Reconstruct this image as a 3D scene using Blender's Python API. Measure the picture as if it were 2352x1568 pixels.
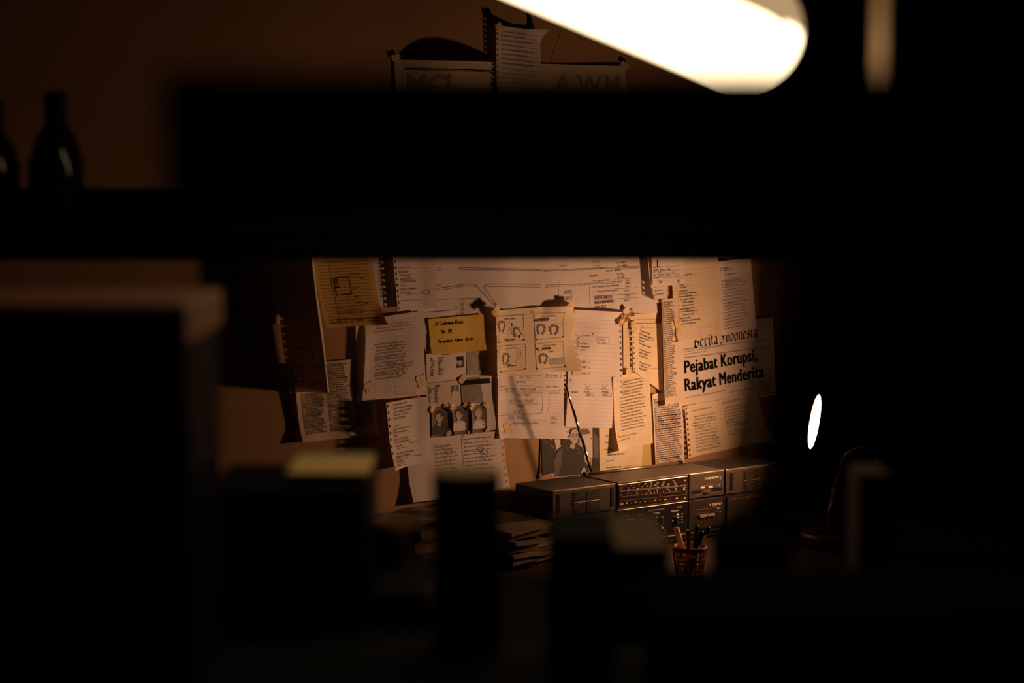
import bpy, bmesh, math, random
import numpy as np
from mathutils import Vector, Matrix

for o in list(bpy.data.objects):
    bpy.data.objects.remove(o, do_unlink=True)
S = bpy.context.scene
C = S.collection
random.seed(7)
RNG = np.random.default_rng(7)

# ------------------------------------------------------------------ camera
FPX = 4573.0                      # focal length in pixels of the 2352 wide frame (70 mm)
YAW = math.radians(36.0)          # the wall recedes to the right
PITCH = math.atan(432.0 / FPX)    # looking slightly down
Z0 = 4.34
DESK = 0.75
CAM = Vector((-Z0 * math.cos(PITCH) * math.sin(YAW), -Z0 * math.cos(PITCH) * math.cos(YAW), 1.604))
FH = Vector((math.sin(YAW), math.cos(YAW), 0.0))      # horizontal forward
RT = Vector((math.cos(YAW), -math.sin(YAW), 0.0))     # right
UP = Vector((0, 0, 1))
FW = FH * math.cos(PITCH) - UP * math.sin(PITCH)
VU = FH * math.sin(PITCH) + UP * math.cos(PITCH)
cam = bpy.data.cameras.new('camera')
cam.lens = 70.0
cam.sensor_width = 36.0
cam.clip_start = 0.05
cam.clip_end = 40
cam.dof.use_dof = True
cam.dof.focus_distance = 4.33
cam.dof.aperture_fstop = 2.8
camo = bpy.data.objects.new('camera', cam)
camo.matrix_world = Matrix.Translation(CAM) @ Matrix((RT, VU, -FW)).transposed().to_4x4()
C.objects.link(camo)
S.camera = camo

# ------------------------------------------------------------------ world, exposure
w = bpy.data.worlds.new('world')
S.world = w
w.use_nodes = True
w.node_tree.nodes['Background'].inputs[0].default_value = (1.0, 0.6, 0.4, 1)
w.node_tree.nodes['Background'].inputs[1].default_value = 0.0
S.view_settings.view_transform = 'Standard'
S.view_settings.look = 'None'
S.view_settings.exposure = 0.0
S.view_settings.gamma = 1.0
S.view_settings.use_curve_mapping = False
S.cycles.use_denoising = True
S.cycles.max_bounces = 8
LAMP_POWER = 2.95
LAMP_COL = (1.0, 0.45, 0.21)
TUBE_L = 4.2


def ray(px, py):
    return (FW + RT * ((px - 1176.0) / FPX) - VU * ((py - 784.0) / FPX))


def at(px, py, z):
    "point at depth z along the optical axis"
    return CAM + ray(px, py) * z


def on_plane(px, py, d):
    "point on the vertical plane y = -d"
    r = ray(px, py)
    return CAM + r * ((-d - CAM.y) / r.y)


def on_level(px, py, h):
    r = ray(px, py)
    return CAM + r * ((h - CAM.z) / r.z)


def cf(x, z, h):
    "point in the camera's heading frame: x to the right, z forward, height h"
    p = CAM + RT * x + FH * z
    p.z = h
    return p


# ------------------------------------------------------------------ materials
MATS = {}


def mat(name, col, rough=0.6, metal=0.0, emit=None, noise=None, bump=None, trans=0.0, spec=None, coat=0.0):
    if name in MATS:
        return MATS[name]
    m = bpy.data.materials.new(name)
    m.use_nodes = True
    nt = m.node_tree
    b = nt.nodes['Principled BSDF']
    b.inputs['Base Color'].default_value = (*col, 1)
    b.inputs['Roughness'].default_value = rough
    b.inputs['Metallic'].default_value = metal
    if spec is not None:
        b.inputs['Specular IOR Level'].default_value = spec
    if coat:
        b.inputs['Coat Weight'].default_value = coat
    if emit:
        b.inputs['Emission Color'].default_value = (*emit[0], 1)
        b.inputs['Emission Strength'].default_value = emit[1]
    if noise or bump:
        tc = nt.nodes.new('ShaderNodeTexCoord')
    if noise:
        sc, amt = noise
        n = nt.nodes.new('ShaderNodeTexNoise')
        n.inputs['Scale'].default_value = sc
        n.inputs['Detail'].default_value = 5
        nt.links.new(tc.outputs['Object'], n.inputs['Vector'])
        r = nt.nodes.new('ShaderNodeValToRGB')
        r.color_ramp.elements[0].position = 0.3
        r.color_ramp.elements[1].position = 0.75
        r.color_ramp.elements[0].color = (*[c * (1 - amt) for c in col], 1)
        r.color_ramp.elements[1].color = (*[min(1, c * (1 + amt * 0.5)) for c in col], 1)
        nt.links.new(n.outputs['Fac'], r.inputs['Fac'])
        nt.links.new(r.outputs['Color'], b.inputs['Base Color'])
    if bump:
        sc, st = bump
        n2 = nt.nodes.new('ShaderNodeTexNoise')
        n2.inputs['Scale'].default_value = sc
        n2.inputs['Detail'].default_value = 4
        nt.links.new(tc.outputs['Object'], n2.inputs['Vector'])
        bp = nt.nodes.new('ShaderNodeBump')
        bp.inputs['Strength'].default_value = st
        bp.inputs['Distance'].default_value = 0.002
        nt.links.new(n2.outputs['Fac'], bp.inputs['Height'])
        nt.links.new(bp.outputs['Normal'], b.inputs['Normal'])
    if trans:
        tr = nt.nodes.new('ShaderNodeBsdfTranslucent')
        tr.inputs['Color'].default_value = (min(1, col[0] * 1.05), col[1] * 0.6, col[2] * 0.35, 1)
        mx = nt.nodes.new('ShaderNodeMixShader')
        mx.inputs[0].default_value = trans
        out = nt.nodes['Material Output']
        nt.links.new(b.outputs[0], mx.inputs[1])
        nt.links.new(tr.outputs[0], mx.inputs[2])
        nt.links.new(mx.outputs[0], out.inputs['Surface'])
    MATS[name] = m
    return m


def paper(name, col):
    return mat(name, col, 0.85, noise=(14, 0.07), bump=(60, 0.12), trans=0.14, spec=0.15)


P_WHITE = paper('white_notebook_paper', (0.80, 0.77, 0.78))
P_CREAM = paper('cream_paper', (0.82, 0.74, 0.56))
P_NEWS = paper('newsprint', (0.78, 0.70, 0.56))
P_NEWSW = paper('pale_newsprint', (0.80, 0.75, 0.70))
P_AMBER = paper('amber_paper', (0.80, 0.55, 0.19))
P_YELL = paper('yellow_note_paper', (0.86, 0.64, 0.17))
P_PHOTO = mat('photo_paper', (0.75, 0.72, 0.68), 0.5, spec=0.3)
P_OLIVE = paper('olive_card', (0.62, 0.50, 0.18))
TAPE = mat('masking_tape', (0.80, 0.66, 0.40), 0.7, bump=(90, 0.5), trans=0.2)
INK = mat('black_ink', (0.012, 0.011, 0.012), 0.8, spec=0.1)
INK_B = mat('ballpoint_ink', (0.13, 0.105, 0.11), 0.8, spec=0.1)
INK_F = mat('faint_pencil', (0.30, 0.27, 0.26), 0.9, spec=0.1)
INK_N = mat('news_ink', (0.19, 0.155, 0.13), 0.9, spec=0.1)
RULE = mat('grey_rule', (0.58, 0.54, 0.56), 0.9, spec=0.1)
RULE_D = mat('dark_rule', (0.20, 0.13, 0.07), 0.9, spec=0.1)
RULE_R = mat('red_rule', (0.70, 0.26, 0.22), 0.9, spec=0.1)
G_DARK = mat('print_dark_grey', (0.05, 0.045, 0.042), 0.7, spec=0.2)
G_MID = mat('print_mid_grey', (0.15, 0.135, 0.125), 0.7, spec=0.2)
G_LITE = mat('print_light_grey', (0.38, 0.35, 0.33), 0.7, spec=0.2)
G_PALE = mat('print_pale_grey', (0.60, 0.56, 0.53), 0.7, spec=0.2)
G_SKIN = mat('print_skin_grey', (0.46, 0.42, 0.39), 0.7, spec=0.2)

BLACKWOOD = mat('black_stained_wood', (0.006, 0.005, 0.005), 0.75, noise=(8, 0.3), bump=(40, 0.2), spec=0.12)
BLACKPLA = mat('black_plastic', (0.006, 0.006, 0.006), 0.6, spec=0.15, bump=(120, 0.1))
DARKWOOD = mat('dark_desk_wood', (0.035, 0.02, 0.012), 0.55, noise=(9, 0.35), bump=(50, 0.2), spec=0.3)


# ------------------------------------------------------------------ mesh helpers
def tag(o, label=None, cat=None, group=None, kind=None):
    if label: o['label'] = label
    if cat: o['category'] = cat
    if group: o['group'] = group
    if kind: o['kind'] = kind
    return o


def mk(name, verts, faces, mats, parent=None, idx=None, smooth=False, origin=None):
    V = np.asarray(verts, dtype=np.float64).reshape(-1, 3)
    if parent is not None:
        org = np.array(parent['org'])
    elif origin is not None:
        org = np.array(origin)
    else:
        org = np.array([(V[:, 0].min() + V[:, 0].max()) / 2, (V[:, 1].min() + V[:, 1].max()) / 2, V[:, 2].min()])
    me = bpy.data.meshes.new(name)
    me.from_pydata((V - org).tolist(), [], faces)
    if not isinstance(mats, (list, tuple)):
        mats = [mats]
    for m in mats:
        me.materials.append(m)
    if idx is not None:
        me.polygons.foreach_set('material_index', idx)
    if smooth:
        me.polygons.foreach_set('use_smooth', [True] * len(me.polygons))
    me.update()
    o = bpy.data.objects.new(name, me)
    C.objects.link(o)
    if parent is not None:
        o.parent = parent
    else:
        o.location = org
    o['org'] = [float(x) for x in org]
    return o


def empty(name, loc, label, cat, group=None):
    o = bpy.data.objects.new(name, None)
    o.empty_display_size = 0.05
    C.objects.link(o)
    o.location = loc
    o['org'] = [float(x) for x in loc]
    return tag(o, label, cat, group)


class MB:
    def __init__(self):
        self.v, self.f, self.i = [], [], []

    def add(self, V, F, mi=0):
        n = len(self.v)
        self.v.extend([tuple(p) for p in V])
        self.f.extend([tuple(k + n for k in f) for f in F])
        self.i.extend([mi] * len(F))
        return self

    def box(self, c, ex, ey, ez, mi=0, bev=0.0):
        "box round centre c with half-extent vectors ex, ey, ez"
        c = Vector(c)
        if bev <= 0:
            V = [c + ex * a + ey * b + ez * d for d in (-1, 1) for b in (-1, 1) for a in (-1, 1)]
            F = [(0, 2, 3, 1), (4, 5, 7, 6), (0, 1, 5, 4), (2, 6, 7, 3), (0, 4, 6, 2), (1, 3, 7, 5)]
            return self.add(V, F, mi)
        bm = bmesh.new()
        bmesh.ops.create_cube(bm, size=2.0)
        lx, ly, lz = ex.length, ey.length, ez.length
        for q in bm.verts:
            q.co = Vector((q.co.x * lx, q.co.y * ly, q.co.z * lz))
        bmesh.ops.bevel(bm, geom=bm.edges[:], offset=min(bev, lx * .9, ly * .9, lz * .9), segments=2, affect='EDGES', profile=0.5)
        X, Y, Z = ex.normalized(), ey.normalized(), ez.normalized()
        bm.verts.index_update()
        V = [c + X * q.co.x + Y * q.co.y + Z * q.co.z for q in bm.verts]
        F = [tuple(q.index for q in f.verts) for f in bm.faces]
        bm.free()
        return self.add(V, F, mi)

    def wbox(self, x0, x1, y0, y1, z0, z1, mi=0, bev=0.0):
        return self.box(((x0 + x1) / 2, (y0 + y1) / 2, (z0 + z1) / 2), Vector(((x1 - x0) / 2, 0, 0)), Vector((0, (y1 - y0) / 2, 0)),
                        Vector((0, 0, (z1 - z0) / 2)), mi, bev)

    def cbox(self, x0, x1, za, zb, h0, h1, mi=0, bev=0.0, rot=0.0):
        "box in the camera heading frame"
        c = cf((x0 + x1) / 2, (za + zb) / 2, (h0 + h1) / 2)
        q = Matrix.Rotation(rot, 3, 'Z')
        return self.box(c, q @ RT * ((x1 - x0) / 2), q @ FH * ((zb - za) / 2), UP * ((h1 - h0) / 2), mi, bev)

    def lathe(self, org, axis, prof, seg=32, mi=0, cap=True):
        org, axis = Vector(org), Vector(axis).normalized()
        a = axis.orthogonal().normalized()
        b = axis.cross(a)
        V, F = [], []
        for (s, r) in prof:
            for k in range(seg):
                t = 2 * math.pi * k / seg
                V.append(org + axis * s + (a * math.cos(t) + b * math.sin(t)) * r)
        for j in range(len(prof) - 1):
            for k in range(seg):
                k2 = (k + 1) % seg
                F.append((j * seg + k, j * seg + k2, (j + 1) * seg + k2, (j + 1) * seg + k))
        if cap:
            F.append(tuple(range(seg))[::-1])
            F.append(tuple(range((len(prof) - 1) * seg, len(prof) * seg)))
        return self.add(V, F, mi)

    def tube(self, pts, rad, seg=12, mi=0):
        pts = [Vector(p) for p in pts]
        if not isinstance(rad, (list, tuple)):
            rad = [rad] * len(pts)
        V, F = [], []
        prev = None
        for j, p in enumerate(pts):
            d = (pts[min(j + 1, len(pts) - 1)] - pts[max(j - 1, 0)]).normalized()
            a = d.orthogonal().normalized() if prev is None else (prev - d * prev.dot(d)).normalized()
            prev = a
            b = d.cross(a)
            for k in range(seg):
                t = 2 * math.pi * k / seg
                V.append(p + (a * math.cos(t) + b * math.sin(t)) * rad[j])
        for j in range(len(pts) - 1):
            for k in range(seg):
                k2 = (k + 1) % seg
                F.append((j * seg + k, j * seg + k2, (j + 1) * seg + k2, (j + 1) * seg + k))
        F.append(tuple(range(seg))[::-1])
        F.append(tuple(range((len(pts) - 1) * seg, len(pts) * seg)))
        return self.add(V, F, mi)

    def build(self, name, mats, parent=None, smooth=False, origin=None):
        return mk(name, self.v, self.f, mats, parent, self.i, smooth, origin)


def spline(pts, n):
    "Catmull-Rom through pts"
    P = [Vector(p) for p in pts]
    P = [P[0] * 2 - P[1]] + P + [P[-1] * 2 - P[-2]]
    out = []
    for i in range(1, len(P) - 2):
        for k in range(n):
            t = k / n
            a, b, c, d = P[i - 1], P[i], P[i + 1], P[i + 2]
            out.append(0.5 * ((2 * b) + (c - a) * t + (2 * a - 5 * b + 4 * c - d) * t * t + (3 * b - a - 3 * c + d) * t ** 3))
    out.append(P[-2])
    return out


# ------------------------------------------------------------------ the room
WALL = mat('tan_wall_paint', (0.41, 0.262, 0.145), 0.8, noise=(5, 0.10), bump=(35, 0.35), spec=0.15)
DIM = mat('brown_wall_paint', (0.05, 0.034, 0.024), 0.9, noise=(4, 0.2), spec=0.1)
X0, X1, Y0, H = -4.6, 3.4, -5.2, 2.9
wall = tag(MB().wbox(X0, X1, 0.0, 0.12, 0, H).build('wall_back', WALL), 'tan painted wall covered with pinned notes and newspaper cuttings', kind='structure')
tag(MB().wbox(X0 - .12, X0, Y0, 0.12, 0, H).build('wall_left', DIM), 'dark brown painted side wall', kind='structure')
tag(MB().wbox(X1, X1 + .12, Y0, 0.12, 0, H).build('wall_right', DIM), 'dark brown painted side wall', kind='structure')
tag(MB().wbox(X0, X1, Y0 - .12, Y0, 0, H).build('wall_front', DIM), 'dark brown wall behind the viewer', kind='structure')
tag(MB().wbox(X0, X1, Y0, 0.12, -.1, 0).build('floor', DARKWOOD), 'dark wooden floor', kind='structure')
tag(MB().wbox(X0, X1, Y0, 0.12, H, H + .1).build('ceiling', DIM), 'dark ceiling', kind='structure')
# door casing on the dark part of the wall
a, b = on_plane(2172, 800, 0).x, on_plane(2206, 800, 0).x
tag(MB().wbox(a, b, -.03, 0, 0, 2.15, bev=.004).build('trim_1', mat('reddish_wood', (0.20, 0.07, 0.035), 0.5, noise=(12, .3))),
    'reddish wooden upright trim on the dark end of the wall', kind='structure')


# ------------------------------------------------------------------ stroke lettering
GL = {
    'a': "3h1h0g0e1d2d3e 3h3d", 'b': "0k0d 0g1h2h3g3e2d1d0e", 'c': "3g2h1h0g0e1d2d3e", 'd': "3k3d 3g2h1h0g0e1d2d3e",
    'e': "0f3f3g2h1h0g0e1d2d3e", 'f': "3k2k1j1d 0h3h", 'g': "3g2h1h0g0e1d2d3e 3h3b2a1a0b", 'h': "0k0d 0g1h2h3g3d",
    'i': "1h1d 1j1i", 'j': "2h2b1a0a 2j2i", 'k': "0k0d 3h0f3d", 'l': "1k1d", 'm': "0h0d 0g1h2g2d 2g3h4g4d",
    'n': "0h0d 0g1h2h3g3d", 'o': "1h0g0e1d2d3e3g2h1h", 'p': "0h0a 0g1h2h3g3e2d1d0e", 'q': "3h3a 3g2h1h0g0e1d2d3e",
    'r': "0h0d 0g1h2h3g", 's': "3g2h1h0g1f2f3e2d1d0e", 't': "1j1e2d3d 0h3h", 'u': "0h0e1d2d3e 3h3d", 'v': "0h2d4h",
    'w': "0h1d2g3d4h", 'x': "0h3d 3h0d", 'y': "0h2d 3h1a0a", 'z': "0h3h0d3d",
    'A': "0d2k4d 1f3f", 'B': "0d0k2k3j3h2g0g 2g3f3e2d0d", 'C': "4j3k1k0j0e1d3d4e", 'D': "0d0k2k4i4f2d0d", 'E': "4k0k0d4d 0g3g",
    'F': "4k0k0d 0g3g", 'G': "4j3k1k0j0e1d3d4e4g2g", 'H': "0k0d 4k4d 0g4g", 'I': "1k1d", 'J': "3k3e2d1d0e", 'K': "0k0d 4k0g4d",
    'L': "0k0d4d", 'M': "0d0k2g4k4d", 'N': "0d0k4d4k", 'O': "1k0j0e1d3d4e4j3k1k", 'P': "0d0k3k4j4h3g0g", 'Q': "1k0j0e1d3d4e4j3k1k 2f4d",
    'R': "0d0k3k4j4h3g0g 2g4d", 'S': "4j3k1k0j0h1g3g4f4e3d1d0e", 'T': "0k4k 2k2d", 'U': "0k0e1d3d4e4k", 'V': "0k2d4k",
    'W': "0k1d2i3d4k", 'X': "0k4d 4k0d", 'Y': "0k2g4k 2g2d", 'Z': "0k4k0d4d",
    '0': "1k0j0e1d2d3e3j2k1k", '1': "0i1k1d", '2': "0j1k2k3j3h0d3d", '3': "0j1k2k3j3h2g1g 2g3f3e2d1d0e", '4': "2d2k0f3f",
    '5': "3k0k0h2h3g3e2d0d", '6': "3k1j0g0e1d2d3e3f2g0g", '7': "0k3k1d", '8': "1g0h0j1k2k3j3h2g1g0f0e1d2d3e3f2g", '9': "3h2g1g0h0j1k2k3j3h2d",
    '.': "0d0e", ',': "1d0b", ':': "0d0e 0g0h", '-': "0f2f", '(': "2k1i1f2d", ')': "0k1i1f0d", '/': "0d3k", '=': "0e3e 0g3g",
    '+': "0f4f 2d2h", "'": "0k0j", '"': "0k0j 1k1j", '?': "0j1k2k3j3i1g1f 1d1e", '*': "0f1f1g0g0f", '>': "0h3f0d", '%': "0d3k 0j1j 2e3e",
    '\u03c0': "0h4h 1h1d 3h3d", '\u0394': "0d2j4d0d", '&': "3d0j1k2j0f0e1d3f", '_': "0d4d",
}
GLYPH = {}
for ch, s in GL.items():
    st, wd = [], 0
    for part in s.split():
        pl = [(int(part[k]), ord(part[k + 1]) - ord('d')) for k in range(0, len(part), 2)]
        wd = max(wd, max(p[0] for p in pl))
        st.append(np.array(pl, float))
    GLYPH[ch] = (st, wd + 1.4)

WORDS = ("yang dengan untuk dari pada dalam tidak adalah akan oleh pembelian pelanggan perkembangan sebuah lebih atau juga "
         "dapat bisa orang kita mereka harus sudah telah karena secara antara setelah tahun hari waktu besar kerja saya "
         "penjualan perusahaan sistem kepada beberapa persoalan sekolah bahagia membuat belajar menjadi masih selama bagi "
         "di ke itu ini dan agar para hal tersebut sebagai").split()
NOTEW = ("sequence posisi operasi pasien nyeri perut kanan atas vena porta hepar kolon batu ginjal kronik akut terapi dosis "
         "infeksi jalur darah tekanan rendah tinggi lobus medial lateral posterior cabang arteri dinding lapisan otot saraf "
         "fungsi kadar normal urine kultur hasil lab pemeriksaan di ke dan pada yang dgn utk").split()


def words_line(width_units, rng, pool):
    s, tot = '', 0
    while True:
        wd = pool[rng.integers(len(pool))]
        l = sum(GLYPH[c][1] for c in wd) + 2.4
        if tot + l > width_units:
            return s.strip() if s else wd[:3]
        s += wd + ' '
        tot += l


_FONTCACHE = {}


def font_tris(text, bold=0.0, spacing=1.0):
    k = (text, bold, spacing)
    if k in _FONTCACHE:
        return _FONTCACHE[k]
    cu = bpy.data.curves.new('lettering', 'FONT')
    cu.body = text
    cu.offset = bold
    cu.space_character = spacing
    cu.resolution_u = 3
    ob = bpy.data.objects.new('lettering', cu)
    C.objects.link(ob)
    dg = bpy.context.evaluated_depsgraph_get()
    me = ob.evaluated_get(dg).to_mesh()
    V = np.array([v.co[:2] for v in me.vertices]).reshape(-1, 2)
    F = [tuple(p.vertices) for p in me.polygons]
    ob.evaluated_get(dg).to_mesh_clear()
    bpy.data.objects.remove(ob)
    bpy.data.curves.remove(cu)
    _FONTCACHE[k] = (V, F)
    return V, F


RW = np.array(RT); FWn = np.array(FW); VUn = np.array(VU); CN = np.array(CAM)


def px_plane(pts, d):
    "pixels -> (X, Z) on the plane y = -d"
    p = np.asarray(pts, float).reshape(-1, 2)
    r = FWn[None] + RW[None] * ((p[:, 0:1] - 1176) / FPX) - VUn[None] * ((p[:, 1:2] - 784) / FPX)
    t = (-d - CN[1]) / r[:, 1]
    q = CN[None] + r * t[:, None]
    return q[:, [0, 2]]


class Surf:
    "a flat or bent sheet standing parallel to the wall; carries ink layers"
    def __init__(self, d):
        self.d = d
        self.ang = 0.0
        self.layers = {}
        self.eps = 0.0004

    def off(self, XZ):
        return np.zeros(len(XZ))

    def inside(self, XZ):
        return np.ones(len(XZ), bool)

    def p3(self, XZ, e=0.0):
        y = -self.d - self.off(XZ) - e
        return np.stack([XZ[:, 0], y, XZ[:, 1]], 1)

    def layer(self, name):
        return self.layers.setdefault(name, dict(v=[], f=[], i=[], n=0, mats=[]))

    def _emit(self, name, m, V, F, e):
        L = self.layer(name)
        if m not in L['mats']:
            L['mats'].append(m)
        mi = L['mats'].index(m)
        L['v'].append(self.p3(V, e))
        n = L['n']
        L['f'].extend([tuple(k + n for k in f) for f in F])
        L['i'].extend([mi] * len(F))
        L['n'] += len(V)

    def ribbons(self, name, m, A, B, w, e=0.0):
        "A, B: segment ends (X, Z); w: full width in metres"
        if len(A) == 0:
            return
        ok = self.inside(A) & self.inside(B)
        A, B = A[ok], B[ok]
        if len(A) == 0:
            return
        d = B - A
        l = np.maximum(np.linalg.norm(d, axis=1, keepdims=True), 1e-7)
        d = d / l
        n = np.stack([-d[:, 1], d[:, 0]], 1) * (w / 2)
        x = d * (w * 0.3)
        V = np.stack([A - n - x, B - n + x, B + n + x, A + n - x], 1).reshape(-1, 2)
        k = np.arange(len(A)) * 4
        F = np.stack([k, k + 1, k + 2, k + 3], 1).tolist()
        self._emit(name, m, V, F, self.eps + e)

    def line(self, pts, w=1.0, m=None, name='drawing', px=True, step=0.012, closed=False, e=0.0):
        "polyline through photo points"
        P = px_plane(pts, self.d) if px else np.asarray(pts, float)
        if closed:
            P = np.vstack([P, P[:1]])
        A, B = [], []
        for p, q in zip(P[:-1], P[1:]):
            n = max(1, int(np.linalg.norm(q - p) / step))
            t = np.linspace(0, 1, n + 1)[:, None]
            s = p + (q - p) * t
            A.append(s[:-1]); B.append(s[1:])
        self.ribbons(name, m or INK_B, np.vstack(A), np.vstack(B), w * 0.00078, e)

    def ellipse(self, cx, cy, rx, ry, w=0.9, m=None, name='drawing', a0=0, a1=360, tilt=0.0, e=0.0):
        t = np.radians(np.linspace(a0, a1, 22))
        x, y = rx * np.cos(t), ry * np.sin(t)
        c, s = math.cos(tilt), math.sin(tilt)
        self.line(np.stack([cx + x * c - y * s, cy + x * s + y * c], 1), w, m, name, e=e)

    def poly(self, pts, m, name='print', px=True, e=0.0):
        P = px_plane(pts, self.d) if px else np.asarray(pts, float)
        self._emit(name, m, P, [tuple(range(len(P)))], self.eps * 0.8 + e)

    def text(self, s, x, y, h, w=0.8, m=None, name='handwriting', wid=0.85, rot=None, lean=0.0, jit=0.25, px=True, rng=RNG, mpp=0.00093):
        "stroke lettering; x, y: start of the baseline in photo pixels, h: cap height in pixels"
        P = px_plane([(x, y)], self.d)[0] if px else np.array([x, y])
        a = self.ang if rot is None else rot
        ca, sa = math.cos(a), math.sin(a)
        if name == 'handwriting' and h < 7:
            h, wid, w = h * .86, wid * 1.16, w * .72
        elif name == 'printed_text':
            w = w * .75
        sc = h * mpp / 7.0
        cx = 0.0
        A, B = [], []
        for ch in s:
            if ch == ' ':
                cx += 3.2
                continue
            st, wd = GLYPH.get(ch, GLYPH['.'])
            for pl in st:
                q = pl + (rng.normal(0, jit * 0.4, pl.shape) if jit else 0)
                g = np.stack([(q[:, 0] + cx + q[:, 1] * lean) * wid, q[:, 1]], 1) * sc
                A.append(g[:-1]); B.append(g[1:])
            cx += wd
        if not A:
            return 0
        A, B = np.vstack(A), np.vstack(B)
        R = np.array([[ca, sa], [-sa, ca]])
        self.ribbons(name, m or INK_B, P + A @ R, P + B @ R, w * 0.00095)
        return cx * wid * sc

    def font(self, s, x, y, h, width=None, m=None, name='printed_text', bold=0.0, wid=1.0, rot=None, spacing=1.0, mpp=0.00093, e=0.0):
        V, F = font_tris(s, bold, spacing)
        P = px_plane([(x, y)], self.d)[0]
        a = self.ang if rot is None else rot
        sc = h * mpp / 0.70
        G = V * sc
        if width is not None:      # stretch to end at photo pixel column `width`
            Q = px_plane([(width, y)], self.d)[0]
            wid = abs(Q[0] - P[0]) / max(G[:, 0].max(), 1e-6)
        G = G * np.array([wid, 1.0])
        R = np.array([[math.cos(a), math.sin(a)], [-math.sin(a), math.cos(a)]])
        self._emit(name, m or INK, P + G @ R, F, self.eps + e)

    def finish(self, parent):
        for name, L in self.layers.items():
            V = np.vstack(L['v'])
            mk(name, V, L['f'], L['mats'], parent, L['i'])['kind'] = 'stuff'
        self.layers = {}


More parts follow.
